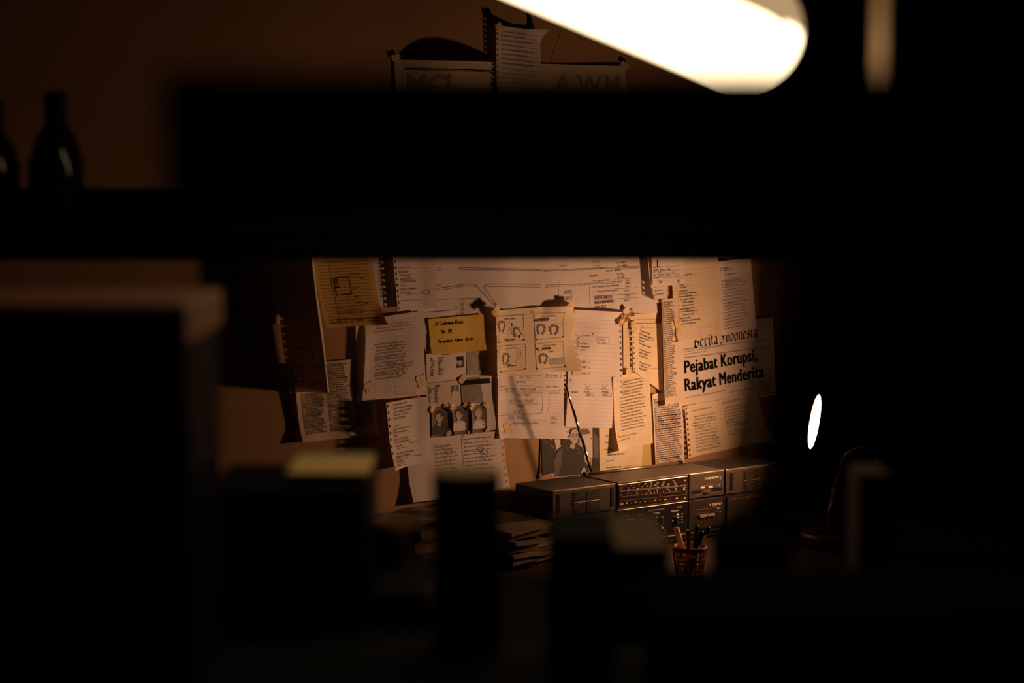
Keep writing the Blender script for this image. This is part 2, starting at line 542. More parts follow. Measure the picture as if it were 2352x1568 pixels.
class Page(Surf):
    def __init__(self, TL, TR, BR, BL, d, bends=()):
        super().__init__(d)
        c = px_plane([TL, TR, BR, BL], d)
        self.c = c
        self.W = (np.linalg.norm(c[1] - c[0]) + np.linalg.norm(c[2] - c[3])) / 2
        self.H = (np.linalg.norm(c[3] - c[0]) + np.linalg.norm(c[2] - c[1])) / 2
        e = (c[1] - c[0]) + (c[2] - c[3])
        self.ang = math.atan2(e[1], e[0])
        self.bends = bends

    def XZ(self, u, v):
        u, v = np.asarray(u, float)[:, None], np.asarray(v, float)[:, None]
        c = self.c
        return (1 - u) * (1 - v) * c[0] + u * (1 - v) * c[1] + u * v * c[2] + (1 - u) * v * c[3]

    def uv(self, P):
        u = np.full(len(P), .5); v = np.full(len(P), .5)
        c = self.c
        for _ in range(5):
            r = self.XZ(u, v) - P
            du = (1 - v)[:, None] * (c[1] - c[0]) + v[:, None] * (c[2] - c[3])
            dv = (1 - u)[:, None] * (c[3] - c[0]) + u[:, None] * (c[2] - c[1])
            det = du[:, 0] * dv[:, 1] - du[:, 1] * dv[:, 0]
            u = u - (r[:, 0] * dv[:, 1] - r[:, 1] * dv[:, 0]) / det
            v = v - (du[:, 0] * r[:, 1] - du[:, 1] * r[:, 0]) / det
        return u, v

    def off_uv(self, u, v):
        o = np.zeros_like(u)
        for b in self.bends:
            k = b[0]
            if k == 'L': o += b[1] * np.clip(1 - u / b[2], 0, 1) ** b[3]
            elif k == 'R': o += b[1] * np.clip(1 - (1 - u) / b[2], 0, 1) ** b[3]
            elif k == 'T': o += b[1] * np.clip(1 - v / b[2], 0, 1) ** b[3]
            elif k == 'B': o += b[1] * np.clip(1 - (1 - v) / b[2], 0, 1) ** b[3]
            elif k in ('TL', 'TR', 'BR', 'BL'):
                uu = u if k[1] == 'L' else 1 - u
                vv = v if k[0] == 'T' else 1 - v
                o += b[1] * np.clip(1 - uu / b[2] - vv / b[3], 0, 1) ** 1.4
            elif k == 'Lm':   # lifted in the middle of the left edge, pinned at the corners
                o += b[1] * np.clip(1 - u / b[2], 0, 1) ** 1.4 * np.sin(np.pi * np.clip(v, 0, 1)) ** b[3]
            elif k == 'Rm':
                o += b[1] * np.clip(1 - (1 - u) / b[2], 0, 1) ** 1.4 * np.sin(np.pi * np.clip(v, 0, 1)) ** b[3]
            elif k == 'Tm':
                o += b[1] * np.clip(1 - v / b[2], 0, 1) ** 1.4 * np.sin(np.pi * np.clip((u - b[4]) / (b[5] - b[4]), 0, 1)) ** b[3]
            elif k == 'fold':
                o += b[2] * np.clip(1 - np.abs(u - b[1]) / b[3], 0, 1)
            elif k == 'wave':
                o += b[1] * (1 + np.sin(b[2] * u * 6.28 + b[3] * v * 6.28 + b[4])) * .5
            elif k == 'roll':  # rises to the right, then turns back towards the wall
                o += b[1] * np.where(u < b[2], (np.clip(u, 0, 1) / b[2]) ** 2.0, 1 - b[3] * ((u - b[2]) / (1 - b[2])) ** 1.2)
        return o

    def off(self, XZ):
        u, v = self.uv(XZ)
        return self.off_uv(u, v)

    def inside(self, XZ):
        u, v = self.uv(XZ)
        return (u > 0.004) & (u < .996) & (v > .004) & (v < .996)

    def sheet(self, name, m, label, cat, group=None, nu=14, nv=16, holes=None, torn=None):
        idx, V, F = {}, [], []

        def vid(u, v):
            k = (round(u, 5), round(v, 5))
            if k not in idx:
                idx[k] = len(V)
                V.append((u, v))
            return idx[k]
        ua, ub = 0.0, 1.0
        if holes:
            side, n, r, inset = holes
            su = 2 * inset / self.W
            nv = 3 * n
            if side == 'L': ua = su
            else: ub = 1 - su
            for k in range(n):
                v0, v1 = k / n, (k + 1) / n
                u0, u1 = (0, su) if side == 'L' else (1 - su, 1)
                out = [(u0 + (u1 - u0) * t / 3, v0) for t in range(3)] + [(u1, v0 + (v1 - v0) * t / 3) for t in range(3)] + \
                      [(u1 - (u1 - u0) * t / 3, v1) for t in range(3)] + [(u0, v1 - (v1 - v0) * t / 3) for t in range(3)]
                cu, cv = (u0 + u1) / 2, (v0 + v1) / 2
                inn = []
                for (a, b) in out:
                    dx, dy = (a - cu) * self.W, (b - cv) * self.H
                    ll = math.hypot(dx, dy)
                    inn.append((cu + dx / ll * r / self.W, cv + dy / ll * r / self.H))
                for t in range(12):
                    t2 = (t + 1) % 12
                    F.append((vid(*out[t]), vid(*out[t2]), vid(*inn[t2]), vid(*inn[t])))
        us = np.linspace(ua, ub, nu + 1)
        vs = np.linspace(0, 1, nv + 1)
        for j in range(nv):
            for i in range(nu):
                F.append((vid(us[i], vs[j]), vid(us[i + 1], vs[j]), vid(us[i + 1], vs[j + 1]), vid(us[i], vs[j + 1])))
        UV = np.array(V)
        u, v = UV[:, 0].copy(), UV[:, 1].copy()
        if torn:
            for side, amp in torn:
                rr = np.abs(RNG.normal(0, amp, len(u)))
                if side == 'L': k = u < 1e-6; u[k] += rr[k]
                if side == 'R': k = u > 1 - 1e-6; u[k] -= rr[k]
                if side == 'T': k = v < 1e-6; v[k] += rr[k]
                if side == 'B': k = v > 1 - 1e-6; v[k] -= rr[k]
        XZ = self.XZ(u, v)
        y = -self.d - self.off_uv(u, v)
        V3 = np.stack([XZ[:, 0], y, XZ[:, 1]], 1)
        F = [f[::-1] for f in F]
        self.obj = mk(name, V3, F, m, smooth=True)
        tag(self.obj, label, cat, group)
        return self

    # -- authoring helpers in page fractions
    def rules(self, v0, v1, n, u0=0.03, u1=0.97, m=None, w=0.8, name='ruled_lines'):
        self.rv = np.linspace(v0, v1, n)
        for v in np.linspace(v0, v1, n):
            self.line(self.XZ([u0, u1], [v, v]), w, m or RULE, name, px=False)

    def vline(self, u, v0=0.03, v1=0.97, m=None, w=0.8, name='ruled_lines'):
        self.line(self.XZ([u, u], [v0, v1]), w, m or RULE, name, px=False)

    def fill(self, u0, u1, v0, v1, n, h, w=0.7, m=None, name='handwriting', pool=NOTEW, rag=0.35, indent=0.0, skip=0.0, under=0.0, ring=0.0, wid=0.85, jit=0.25,
             bold=0.0, seed=None):
        rng = np.random.default_rng(seed if seed is not None else RNG.integers(1 << 30))
        if name == 'handwriting':
            h, wid = h * .92, wid * 1.15
        sc = h * 0.00093 / 7 * (.9976 if name == 'handwriting' else 1)
        rows = np.linspace(v0, v1, n)
        if name == 'handwriting' and hasattr(self, 'rv'):
            rows = [r - .0009 / self.H for r in self.rv if v0 - .01 <= r <= v1 + .01]
        for k, v in enumerate(rows):
            if rng.random() < skip:
                continue
            a = u0 + (rng.random() * indent)
            b = u1 - rng.random() * rag * (u1 - u0)
            width = max(0.004, (b - a) * self.W) / (sc * wid)
            s = words_line(width, rng, pool)
            p = self.XZ([a], [v])[0]
            ww = w * (1.9 if rng.random() < bold else 1.0)
            L = self.text(s, p[0], p[1], h, ww, m, name, wid=wid, jit=jit, px=False, rng=rng)
            if rng.random() < under:
                e = self.uv((p + np.array([L * (0.3 + .7 * rng.random()), 0]))[None])[0][0]
                self.line(self.XZ([a, min(e, .97)], [v + 2.2 * .00095 / self.H] * 2), 1.1, INK_B, name, px=False)
            if rng.random() < ring:
                c = a + (b - a) * (.3 + .5 * rng.random())
                t = np.linspace(0, 6.5, 20)
                self.line(self.XZ(c + np.cos(t) * .0085 / self.W, v - .4 * h * .00095 / self.H + np.sin(t) * .0048 / self.H), 1.0, INK, name, px=False)

    def tape(self, px, py, l, wd, ang=0.0, lift=0.0009, crumple=0.0006):
        "crumpled masking tape, child of the sheet"
        c = px_plane([(px, py)], self.d)[0]
        n1, n2 = 6, 4
        l, wd = l * .00095, wd * .00095
        V, F = [], []
        ca, sa = math.cos(ang), math.sin(ang)
        for j in range(n2 + 1):
            for i in range(n1 + 1):
                a = (i / n1 - .5) * l + RNG.normal(0, l * .03) * (1 if i in (0, n1) else .3)
                b = (j / n2 - .5) * wd + RNG.normal(0, wd * .05)
                q = c + np.array([a * ca - b * sa, a * sa + b * ca])
                V.append(q)
        V = np.array(V)
        u, v = self.uv(V)
        o = self.off_uv(np.clip(u, 0, 1), np.clip(v, 0, 1))
        y = -self.d - o - lift - np.abs(RNG.normal(0, crumple, len(V)))
        V3 = np.stack([V[:, 0], y, V[:, 1]], 1)
        for j in range(n2):
            for i in range(n1):
                k = j * (n1 + 1) + i
                F.append((k, k + n1 + 1, k + n1 + 2, k + 1))
        mk('tape', V3, [f[::-1] for f in F], TAPE, self.obj)

    def done(self):
        self.finish(self.obj)
        return self.obj


mm = 0.001
GN = 'papers taped to the wall'

# ================================================================== papers on the wall
# --- top of the wall
pg = Page((905, 137), (1434, 152), (1443, 452), (915, 452), 2 * mm, [('Tm', .022, .5, 1.0, .02, .45), ('wave', .003, 1.2, .4, 0)])
pg.sheet('poster', P_CREAM, 'wide pale poster high on the wall behind the dark board', 'poster', GN, nu=24)
pg.line([(925, 157), (1130, 163)], 2.2, INK, 'printed_text')
pg.line([(925, 160), (1130, 166)], 1.0, INK, 'printed_text')
for s, x in (('M', 930), ('C', 975), ('I', 1014), ('A', 1275), ('W', 1325), ('M', 1385)):
    pg.font(s, x, 216, 44, m=G_LITE, bold=.03, wid=1.1)
pg.fill(.05, .95, .2, .95, 26, 5, pool=WORDS, m=INK_N, name='printed_text', rag=.1, jit=0)
pg.tape(908, 132, 22, 12, .2); pg.tape(1432, 150, 24, 12, -.5)
pg.done()

pg = Page((1131, 58), (1240, 70), (1246, 290), (1136, 282), 5 * mm, [('L', .012, .5, 1.3), ('TR', .035, .22, .12)])
pg.sheet('notebook_page', P_WHITE, 'small punched notebook page with a folded corner, highest on the wall', 'notebook page', GN, holes=('L', 18, 2.6 * mm, 4.2 * mm), nu=16)
pg.rules(.06, .95, 20, .1, .98)
pg.text('Taj  national  Antarom', 1158, 75, 5, .7)
pg.fill(.14, .98, .115, .42, 9, 5.2, rag=.25, seed=3)
pg.tape(1139, 62, 20, 16, .5)
pg.done()

# --- map sheet
pg = Page((935, 470), (1497, 440), (1503, 717), (945, 768), 3.2 * mm,
          [('fold', .36, .009, .17), ('fold', .545, .007, .12), ('wave', .002, 3, .3, 1), ('R', .006, .1, 1.2), ('B', .004, .2, 1.2)])
pg.sheet('street_map', P_WHITE, 'large folded hand-drawn street map with hotel name and legend', 'map', GN, nu=48, nv=18)
m1 = INK_B
pg.line([(985, 619), (1010, 620), (1013, 617), (1008, 614), (985, 613)], 1.0, m1)
pg.line([(1240, 620), (1060, 619), (1053, 616), (1058, 614), (1238, 618)], 1.2, m1)
pg.line([(1244, 620), (1330, 617), (1466, 611)], 1.2, m1); pg.line([(1244, 623), (1330, 619), (1466, 614)], .9, m1)
pg.line([(1000, 663), (1070, 652), (1088, 652), (1140, 712)], 1.4, m1)
pg.line([(1005, 667), (1070, 656), (1092, 657)], 1.0, m1)
pg.line([(1237, 653), (1115, 651), (1109, 656), (1108, 661), (1146, 714)], 1.2, m1)
pg.line([(1111, 657), (1237, 659)], 1.0, m1)
pg.line([(1000, 688), (1096, 684), (1102, 704), (1125, 702)], 1.0, m1); pg.line([(1096, 684), (1101, 683)], 1.0, m1)
pg.line([(1108, 721), (1118, 765)], .8, m1); pg.line([(1104, 722), (1116, 719), (1126, 706)], .9, m1)
pg.line([(1248, 654), (1330, 652), (1430, 645)], 1.1, m1)
for k in range(14):
    x = 1248 + k * 13
    pg.line([(x, 659 - k * .75), (x + 9, 658.5 - k * .75)], 1.0, m1)
pg.line([(1279, 659), (1279, 702)], .8, m1); pg.line([(1353, 655), (1354, 712)], .8, m1)
pg.text('BARU', 1001, 658, 6, .8, lean=.2)
pg.text('SECITZ', 1049, 726, 7, .7, rot=math.pi / 2, m=INK_F); pg.text('LEGENEY', 1064, 725, 9, .7, rot=math.pi / 2, m=INK_B)
pg.text('HUSADA', 1128, 697, 6, .9, rot=-.87)
pg.text('JL PASTEUR', 1275, 613, 5, .8, m=INK_F)
pg.text('8 m', 1277, 649, 4, .7)
pg.text('HOTEL', 1291, 675, 8, .9, lean=.25, wid=1.0); pg.text('TOPAZ', 1289, 689, 8, .9, lean=.25, wid=1.0)
pg.text('KETERANGAN', 1354, 636, 4, .8, jit=.1)
for k, (x, y, s) in enumerate([(1372, 646, 'Jalan raya Pasteur'), (1372, 660, 'Batas persil dengan dinding bata'), (1372, 671, 'Batas persil tanpa dinding bata')]):
    pg.text(s, x, y, 4.6, .75, jit=.08, m=INK_B, wid=.8)
    pg.line([(1360, y - 1), (1369, y - 1.6)], 1.5 if k == 1 else .9, m1)
pg.line([(1361, 680), (1462, 674)], 1.0, m1)
pg.text('- RONTGEN TANAH KDH', 1362, 688, 7, .85, lean=.3, wid=.62); pg.text('- BERDENG BAN BI BANTANG', 1362, 698, 7, .85, lean=.3, wid=.56)
pg.text('- BAGUS UNTUK:', 1362, 708, 6.5, .85, lean=.3, wid=.66)
for y, s in ((605, 'Luas = 128,12 m'), (613, 'Luas = 18,00 m'), (624, 'Total Luas = 3.047,10 m'), (631, '(A) - 781  m'), (638, '(S) - 2.058  m'), (646, '7.316 m'), (653, '5.900 m'),
             (660, '1.350 m'), (669, '13.164 m'), (681, '1.500 m'), (692, '14.664 m')):
    n = len(s)
    pg.text(s, 1461 - n * 3.7 * (.83 if n > 12 else 1), y, 5.2, .75, lean=.2, wid=.85 if n < 12 else .7)
for y in (619, 641, 663, 686):
    pg.line([(1413, y), (1463, y - 3)], .9, m1)
pg.text('1  JL. Pasteur', 1359, 612, 4.5, .7, m=INK_F); pg.text('2  JL.  Cihampelas', 1359, 619, 4.5, .7, m=INK_F); pg.text('3  Jl. Dr. Rum', 1354, 604, 4.5, .7, m=INK_F)
pg.done()

# --- left group
pg = Page((556, 590), (648, 588), (655, 742), (574, 748), 3 * mm, [('L', .006, .4, 1.3), ('wave', .002, 1, 1, 0)])
pg.sheet('printed_page', P_NEWS, 'dim printed page at the far left edge of the papers', 'printed page', GN)
pg.fill(.14, .72, .12, .92, 15, 4.4, .9, INK_N, 'printed_text', WORDS, .1, jit=0, bold=.25)
pg.done()
pg = Page((618, 540), (697, 540), (739, 890), (664, 902), 7 * mm, [('roll', .072, .62, .62), ('wave', .003, .5, 1.2, 0)])
pg.sheet('notebook_page', P_WHITE, 'long shaded lined page of sums with a curling lit edge', 'notebook page', GN, nu=30, nv=48, holes=('L', 20, 2.4 * mm, 4 * mm))
pg.rules(.04, .97, 30)
for y, s in ((632, 'Dalam Matrik'), (648, 'Fungsi y = f(x)'), (672, 'Garis lurus'), (680, 'y = x'), (687, 'y = -2x + 3'), (712, 'titik A(2,4)'), (731, '2x + 3y = 12'), (738, '4x - 5 = 0'), (746, 'x = -2'),
             (766, '(3,-1) dan (4,2)'), (786, '+ 2xy 4k'), (800, 'Soal Bonus:'), (840, 'volume kotak = p.l.t'), (850, '= (20-2x)'), (858, '= (56x-4x)'), (866, 'V = 360x'), (878, '360-166x+12x'), (886, 'x - 13x +30')):
    pg.text(s, 642 + (y - 632) * .12, y, 6, .8, m=INK)
pg.line([(690, 808), (712, 806), (714, 824), (692, 826)], .9, INK, closed=True)
pg.done()
pg = Page((702, 540), (842, 536), (876, 743), (744, 753), 38 * mm, [('B', .008, .35, 1.4), ('L', .004, .3, 1.2), ('BR', .014, .3, .25), ('wave', .003, .6, .5, 2)])
pg.obj = None
pg.sheet('lined_page', P_AMBER, 'amber lined page with a pencilled floor plan sketch', 'notebook page', GN, nu=18, nv=18)
pg.rules(.30, .955, 20, .07, .93, RULE_D, 1.0)
pg.vline(.28, .1, .95, RULE_D, .9)
pg.line([(766, 638), (800, 635), (808, 674), (774, 678)], 1.6, INK, closed=True)
pg.line([(760, 638), (758, 640), (767, 676)], 1.2, INK); pg.line([(764, 640), (771, 674)], 1.0, INK)
for k in range(8):
    pg.line([(768, 640 + k * 2), (777, 638 + k * 1.9)], 1.0, INK)
pg.poly([(771, 658), (780, 656), (781, 661), (772, 662)], INK); pg.poly([(794, 674), (804, 673), (805, 676), (795, 677)], INK)
pg.line([(800, 636), (808, 628), (816, 627)], 1.0, INK); pg.line([(802, 672), (808, 666), (815, 662)], 1.0, INK)
pg.line([(774, 678), (770, 686), (771, 700)], 1.0, INK); pg.line([(794, 679), (804, 714)], .8, INK_B); pg.line([(808, 690), (813, 714)], .8, INK_B)
pg.text('Ruan', 817, 630, 4.5, .8); pg.text('Lobby', 823, 640, 4.5, .8); pg.text('5 m', 816, 662, 4.5, .8); pg.text('100 %', 813, 684, 6, .9, lean=.3)
pg.text('target', 814, 698, 5.5, .9, rot=.25); pg.text('sleepway', 826, 703, 5.5, .9, rot=.3); pg.text('ranjau A', 768, 709, 5, .9)
pg.text('A true sequence by AWF', 768, 722, 5.4, .9, wid=1.0)
pg.line([(768, 716), (858, 711)], 1.4, RULE_D); pg.line([(752, 734), (866, 729)], 1.8, INK); pg.line([(770, 731), (866, 727)], 1.0, INK_B)
pg.font('Catatan :', 751, 742, 4, m=INK, bold=.01)
pg.text('ONE  OF  US (2015)', 769, 741, 6, .9, m=INK, wid=1.05)
for k, s in enumerate('SYRVDY'):
    pg.text(s, 734 + k * 2, 648 + k * 8, 4.5, .8)
for k in range(5):
    pg.text('ABHMK'[k], 752 + k * 1.4, 652 + k * 6, 4, .8)
pg.done()
pg = Page((846, 560), (908, 556), (902, 705), (862, 706), 5 * mm, [('R', .004, .3, 1.2)])
pg.sheet('notebook_page', P_WHITE, 'narrow lined page half hidden between amber page and punched page', 'notebook page', GN)
pg.rules(.15, .9, 14); pg.fill(.3, .9, .32, .86, 10, 5, rag=.3, seed=5)
pg.done()
pg = Page((892, 540), (999, 536), (1002, 707), (908, 714), 9 * mm, [('L', .010, .6, 1.2), ('R', .003, .3, 1)])
pg.sheet('notebook_page', P_WHITE, 'punched lined page with circled words beside the map', 'notebook page', GN, holes=('L', 13, 2.8 * mm, 4.5 * mm))
pg.rules(.45, .95, 8, .14, .97)
pg.text('Sinus Sphenoidal', 908, 616, 5, .7, m=INK_F); pg.font('Sinus (panas)', 910, 626, 4, m=INK_B, bold=.015)
pg.text('- Kontrol', 911, 634, 4.6); pg.ellipse(935, 632, 6, 3.5, 1.0, INK); pg.text('x-3', 931, 634, 4.5)
for y, s in ((642, 'kanan posisi 1 ruptura'), (649, '- lalu kembali normal diposisi'), (657, 'normal lagi'), (665, '- kanan KAKI R api penggunaan'), (674, 'NaCl masuk di tubuh')):
    pg.text(s, 914, y, 4.4, .7, wid=.68)
pg.line([(917, 644), (955, 643)], 1.0, INK); pg.line([(931, 675), (972, 672)], 1.1, INK); pg.ellipse(979, 670, 7, 4, 1.0, INK)
pg.line([(910, 690), (966, 687)], .9, INK_B)
pg.done()

# --- left newspaper and notes
pg = Page((666, 838), (858, 820), (868, 997), (688, 1015), 3 * mm, [('L', .008, .25, 1.3), ('B', .006, .2, 1.2), ('wave', .003, 2, 1, 0)])
pg.sheet('newspaper_page', P_NEWS, 'yellowed three-column newspaper page low on the wall', 'newspaper page', GN, nu=24)
for c0, c1 in ((.06, .36), (.39, .69), (.72, .97)):
    pg.fill(c0, c1, .05 if c0 > .3 else .40, .90 if c0 < .7 else .86, 30 if c0 > .3 else 19, 3.9, .85, INK_N, 'printed_text', WORDS, .04, jit=0, bold=.10, wid=.8)
pg.font('MAHAIDEA', 778, 992, 3, m=INK_N)
pg.done()
pg = Page((815, 742), (930, 730), (935, 912), (819, 921), 5.5 * mm, [('L', .003, .3, 1.2)])
pg.sheet('blank_sheet', P_WHITE, 'blank pale sheet peeping out behind the bowed notes page', 'paper sheet', GN)
pg.done()
pg = Page((836, 733), (966, 714), (979, 906), (829, 920), 7.5 * mm, [('Lm', .010, .35, .8), ('BL', .003, .3, .3), ('wave', .002, .6, 1, 1)])
pg.sheet('notebook_page', P_WHITE, 'lined notes page with bowed side edge above the newspaper', 'notebook page', GN, nu=22, nv=24)
pg.rules(.07, .80, 20, .1, .9)
pg.fill(.17, .9, .10, .78, 18, 5, rag=.3, skip=.12, ring=.25, under=.12, seed=11, indent=.04)
pg.line([(905, 888), (953, 885), (954, 903), (907, 906)], .9, RULE_R, 'ruled_lines', closed=True)
for k in range(9):
    pg.line([(909 + k * 5, 889 - k * .2), (911 + k * 5, 905 - k * .2)], .5, RULE, 'ruled_lines')
pg.tape(845, 888, 26, 22, .5); pg.tape(967, 874, 24, 26, .3)
pg.done()
pg = Page((866, 921), (984, 911), (988, 1061), (879, 1075), 11 * mm, [('L', .034, .75, 1.3), ('BL', .016, .5, .5), ('wave', .002, 1, .7, 0)])
pg.sheet('notebook_page', P_WHITE, 'punched lined page whose lifted edge throws a dotted shadow', 'notebook page', GN, holes=('L', 10, 3.0 * mm, 5 * mm), nu=18)
pg.rules(.06, .93, 13, .13, .98)
pg.text('Date', 891, 921, 4, .7, m=INK_F)
for y, s in ((928, 'Pasien yang dikonsul, atau USG'), (937, 'Pada CTPL abdomen batu karena batubuang'), (945, 'bagian vena, abdominal, multiple 4 Flank'), (952, 'Tak berubah + atas posisi +'), (960, 'Toddar  Cholelithiasis'), (977, '* S: PRG?'),
             (985, 'Efek 1 (kolon) (kolon abdomen abses)'), (992, 'gas AC: cholangiography'), (1000, 'Infeksi'), (1008, 'USG plus vena kolon lebih dulu'), (1015, 'PTC: per abdomen PTC cannulation'), (1024, '" Gunung USG"'),
             (1041, '* Planning laparatomi, kolektomi laparoskop'), (1048, 'USG ulang bila perlu   Dokumentasi'), (1056, 'Pasca operasi'), (1064, 'Lambat Tek Vena')):
    pg.text(s, 889 + (y - 920) * .03, y, 4.5, .75, wid=.60 if len(s) > 28 else .75)
for y in (983, 990, 998, 1006, 1047, 1055, 1063):
    pg.ellipse(890 + (y - 983) * .02, y, 2.3, 2.3, .9, INK)
pg.line([(936, 1016), (960, 1014)], 1.3, INK); pg.line([(899, 1028), (922, 1025)], 1.4, INK); pg.line([(895, 1050), (931, 1047)], 1.3, INK); pg.line([(938, 1046), (968, 1043)], 1.3, INK)
pg.line([(895, 1058), (920, 1056)], 1.3, INK); pg.line([(895, 1066), (921, 1064)], 1.3, INK)
pg.done()
pg = Page((930, 1011), (1152, 988), (1164, 1126), (944, 1152), 9 * mm, [('R', .006, .3, 1.3), ('B', .010, .4, 1.3)])
pg.sheet('notebook_page', P_WHITE, 'wide two-column notebook page under the three portraits', 'notebook page', GN, holes=('R', 9, 3 * mm, 5 * mm), nu=24)
pg.rules(.10, .97, 15, .02, .92)
pg.vline(.57, .05, .98, INK_B, 1.0)
pg.text('Date', 1060, 1003, 4, .7, m=INK_F)
pg.fill(.28, .55, .17, .93, 11, 4.8, rag=.35, under=.3, ring=.18, seed=21, skip=.1)
pg.fill(.59, .92, .10, .62, 8, 4.8, rag=.25, under=.25, ring=.25, seed=22, skip=.05)
pg.done()

# --- identity copies
pg = Page((966, 718), (1134, 706), (1138, 985), (984, 1003), 4 * mm, [('R', .010, .3, 1.3), ('wave', .002, 1, 1, 0)])
pg.sheet('copy_sheet', P_WHITE, 'pale backing sheet behind identity copies and portraits', 'paper sheet', GN)
for k in range(14):
    pg.vline(.02 + k * .018, .05, .6, RULE, .4)
pg.done()


def face_print(pg, cx, cy, s, hair, shirt, tie=False, pattern=False, collar=True, old=False):
    "grey printed head and shoulders, centre of the face at photo pixel cx, cy; s = face half width"
    k = -0.09
    def T(pts):
        return [(cx + x * s, cy + y * s + x * s * k) for x, y in pts]
    def el(rx, ry, ox=0, oy=0, n=20):
        return [(ox + rx * math.cos(6.283 * i / n), oy + ry * math.sin(6.283 * i / n)) for i in range(n)]
    E = 0.0003
    pg.poly(T([(-1.95, 4.4), (-1.95, 2.5), (-1.6, 2.05), (-.6, 1.6), (.6, 1.6), (1.6, 2.05), (1.95, 2.5), (1.95, 4.4)]), shirt, 'portrait_print', e=E)
    pg.poly(T([(-.45, .8), (.45, .8), (.5, 1.75), (0, 2.1), (-.5, 1.75)]), G_SKIN, 'portrait_print', e=2 * E)
    pg.poly(T(el(1.12, 1.30, 0, -.32)), hair, 'portrait_print', e=3 * E)
    pg.poly(T(el(.17, .3, -.98, .1, 8)), G_SKIN, 'portrait_print', e=3.2 * E); pg.poly(T(el(.17, .3, .98, .1, 8)), G_SKIN, 'portrait_print', e=3.2 * E)
    pg.poly(T([(-.86, -.55), (-.6, -.85), (.1, -.95), (.7, -.75), (.88, -.5), (.88, .35), (.72, .9), (.35, 1.3), (-.3, 1.3), (-.7, .9), (-.88, .35)]), G_SKIN, 'portrait_print', e=4 * E)
    for sx in (-.4, .4):
        pg.poly(T(el(.2, .09, sx, -.05, 8)), G_DARK, 'portrait_print', e=5 * E)
        pg.poly(T([(sx - .27, -.27), (sx + .27, -.3), (sx + .27, -.22), (sx - .27, -.19)]), G_DARK, 'portrait_print', e=5 * E)
    pg.poly(T([(-.08, 0), (.1, 0), (.2, .42), (-.16, .42)]), G_LITE, 'portrait_print', e=5 * E)
    pg.poly(T([(-.33, .74), (0, .68), (.33, .74), (.2, .84), (-.2, .84)]), G_MID, 'portrait_print', e=5 * E)
    if collar:
        pg.poly(T([(-.55, 1.55), (0, 2.15), (-.35, 2.6), (-.85, 1.8)]), G_PALE, 'portrait_print', e=6 * E)
        pg.poly(T([(.55, 1.55), (0, 2.15), (.35, 2.6), (.85, 1.8)]), G_PALE, 'portrait_print', e=6 * E)
    if tie:
        pg.poly(T([(-.55, 1.7), (.55, 1.7), (.45, 4.4), (-.1, 4.4)]), G_PALE, 'portrait_print', e=5 * E)
        pg.poly(T([(-.2, 2.1), (.2, 2.1), (.42, 4.0), (.15, 4.4), (-.15, 3.9)]), G_MID, 'portrait_print', e=7 * E)
        for q in (2.5, 3.1, 3.7):
            pg.poly(T([(-.2, q), (.28, q - .25), (.3, q - .1), (-.2, q + .15)]), G_LITE, 'portrait_print', e=8 * E)
    if pattern:
        for i in range(26):
            a, b = RNG.uniform(-1.75, 1.75), RNG.uniform(2.2, 4.3)
            pg.poly(T([(a + x, b + y) for x, y in ((-.2, 0), (-.05, -.13), (.15, -.1), (.05, .04), (.16, .15), (-.1, .12))]), G_MID, 'portrait_print', e=5 * E)


def id_copy(pg, x0, y0, kx, dark_face):
    E = 0
    for k in range(12):
        y = y0 + 6 + k * 3.55
        ind = 4 if k in (3, 4, 5, 7) else 0
        pg.text(['NIK', 'Nama', 'Tempat Lahir', 'Jenis', 'RT RW', 'Kel', 'Kec', 'Agama', 'Status', 'Kerja', 'Warga', 'Berlaku'][k], x0 + ind * .6, y - k * .06, 2.1, .75, INK, 'printed_text', wid=1.05, jit=0)
        pg.text(words_line([64, 60, 56, 40, 36, 22, 30, 32, 60, 30, 46, 50][k], RNG, [w_.upper() for w_ in WORDS]), x0 + 18 * kx, y - 1.5 - k * .06, 2.1, .75, INK_B, 'printed_text', wid=1.05, jit=0)


pg = Page((977, 800), (1070, 794), (1071, 862), (981, 876), 6.5 * mm, [('wave', .001, 1, 1, 0)])
pg.sheet('identity_card_copy', P_WHITE, 'identity card copy with dark portrait under the yellow note', 'card copy', GN)
pg.text('KOTA TANGERANG', 1016, 815, 2.8, .8, INK, 'printed_text', jit=0); id_copy(pg, 989, 818, 1, True)
pg.poly([(1046, 819), (1064, 817), (1065, 843), (1048, 845)], G_DARK, 'portrait_print')
pg.poly([(1051, 835), (1053, 826), (1059, 825), (1061, 834), (1057, 840), (1054, 840)], G_SKIN, 'portrait_print', e=.0006)
pg.poly([(1050, 829), (1051, 823), (1057, 820), (1062, 824), (1061, 829), (1056, 826)], INK, 'portrait_print', e=.001)
pg.done()
pg = Page((1071, 798), (1130, 793), (1132, 857), (1073, 862), 7.5 * mm)
pg.sheet('bank_card_copy', mat('grey_card_print', (.22, .20, .19), .6), 'grey bank card copy with chip half under the surgery page', 'card copy', GN)
pg.font('Paspor', 1077, 811, 5, m=G_LITE); pg.poly([(1081, 821), (1091, 820), (1092, 828), (1082, 829)], G_LITE); pg.text('5379', 1079, 840, 5, .8, G_PALE, 'printed_text', jit=0)
pg.done()
pg = Page((977, 881), (1057, 872), (1059, 928), (980, 937), 6.5 * mm)
pg.sheet('identity_card_copy', mat('grey_copy_paper', (.56, .53, .51), .8), 'grey identity card copy with veiled portrait above the suited man', 'card copy', GN)
id_copy(pg, 982, 882, .95, False)
pg.text('PROVINSI DKI JAKARTA', 1000, 879, 2.6, .8, INK, 'printed_text', jit=0, wid=.7)
pg.poly([(1035, 886), (1053, 884), (1054, 905), (1036, 907)], G_MID, 'portrait_print')
pg.poly([(1036, 914), (1037, 902), (1042, 898), (1047, 897), (1053, 901), (1055, 913)], G_PALE, 'portrait_print', e=.0004)
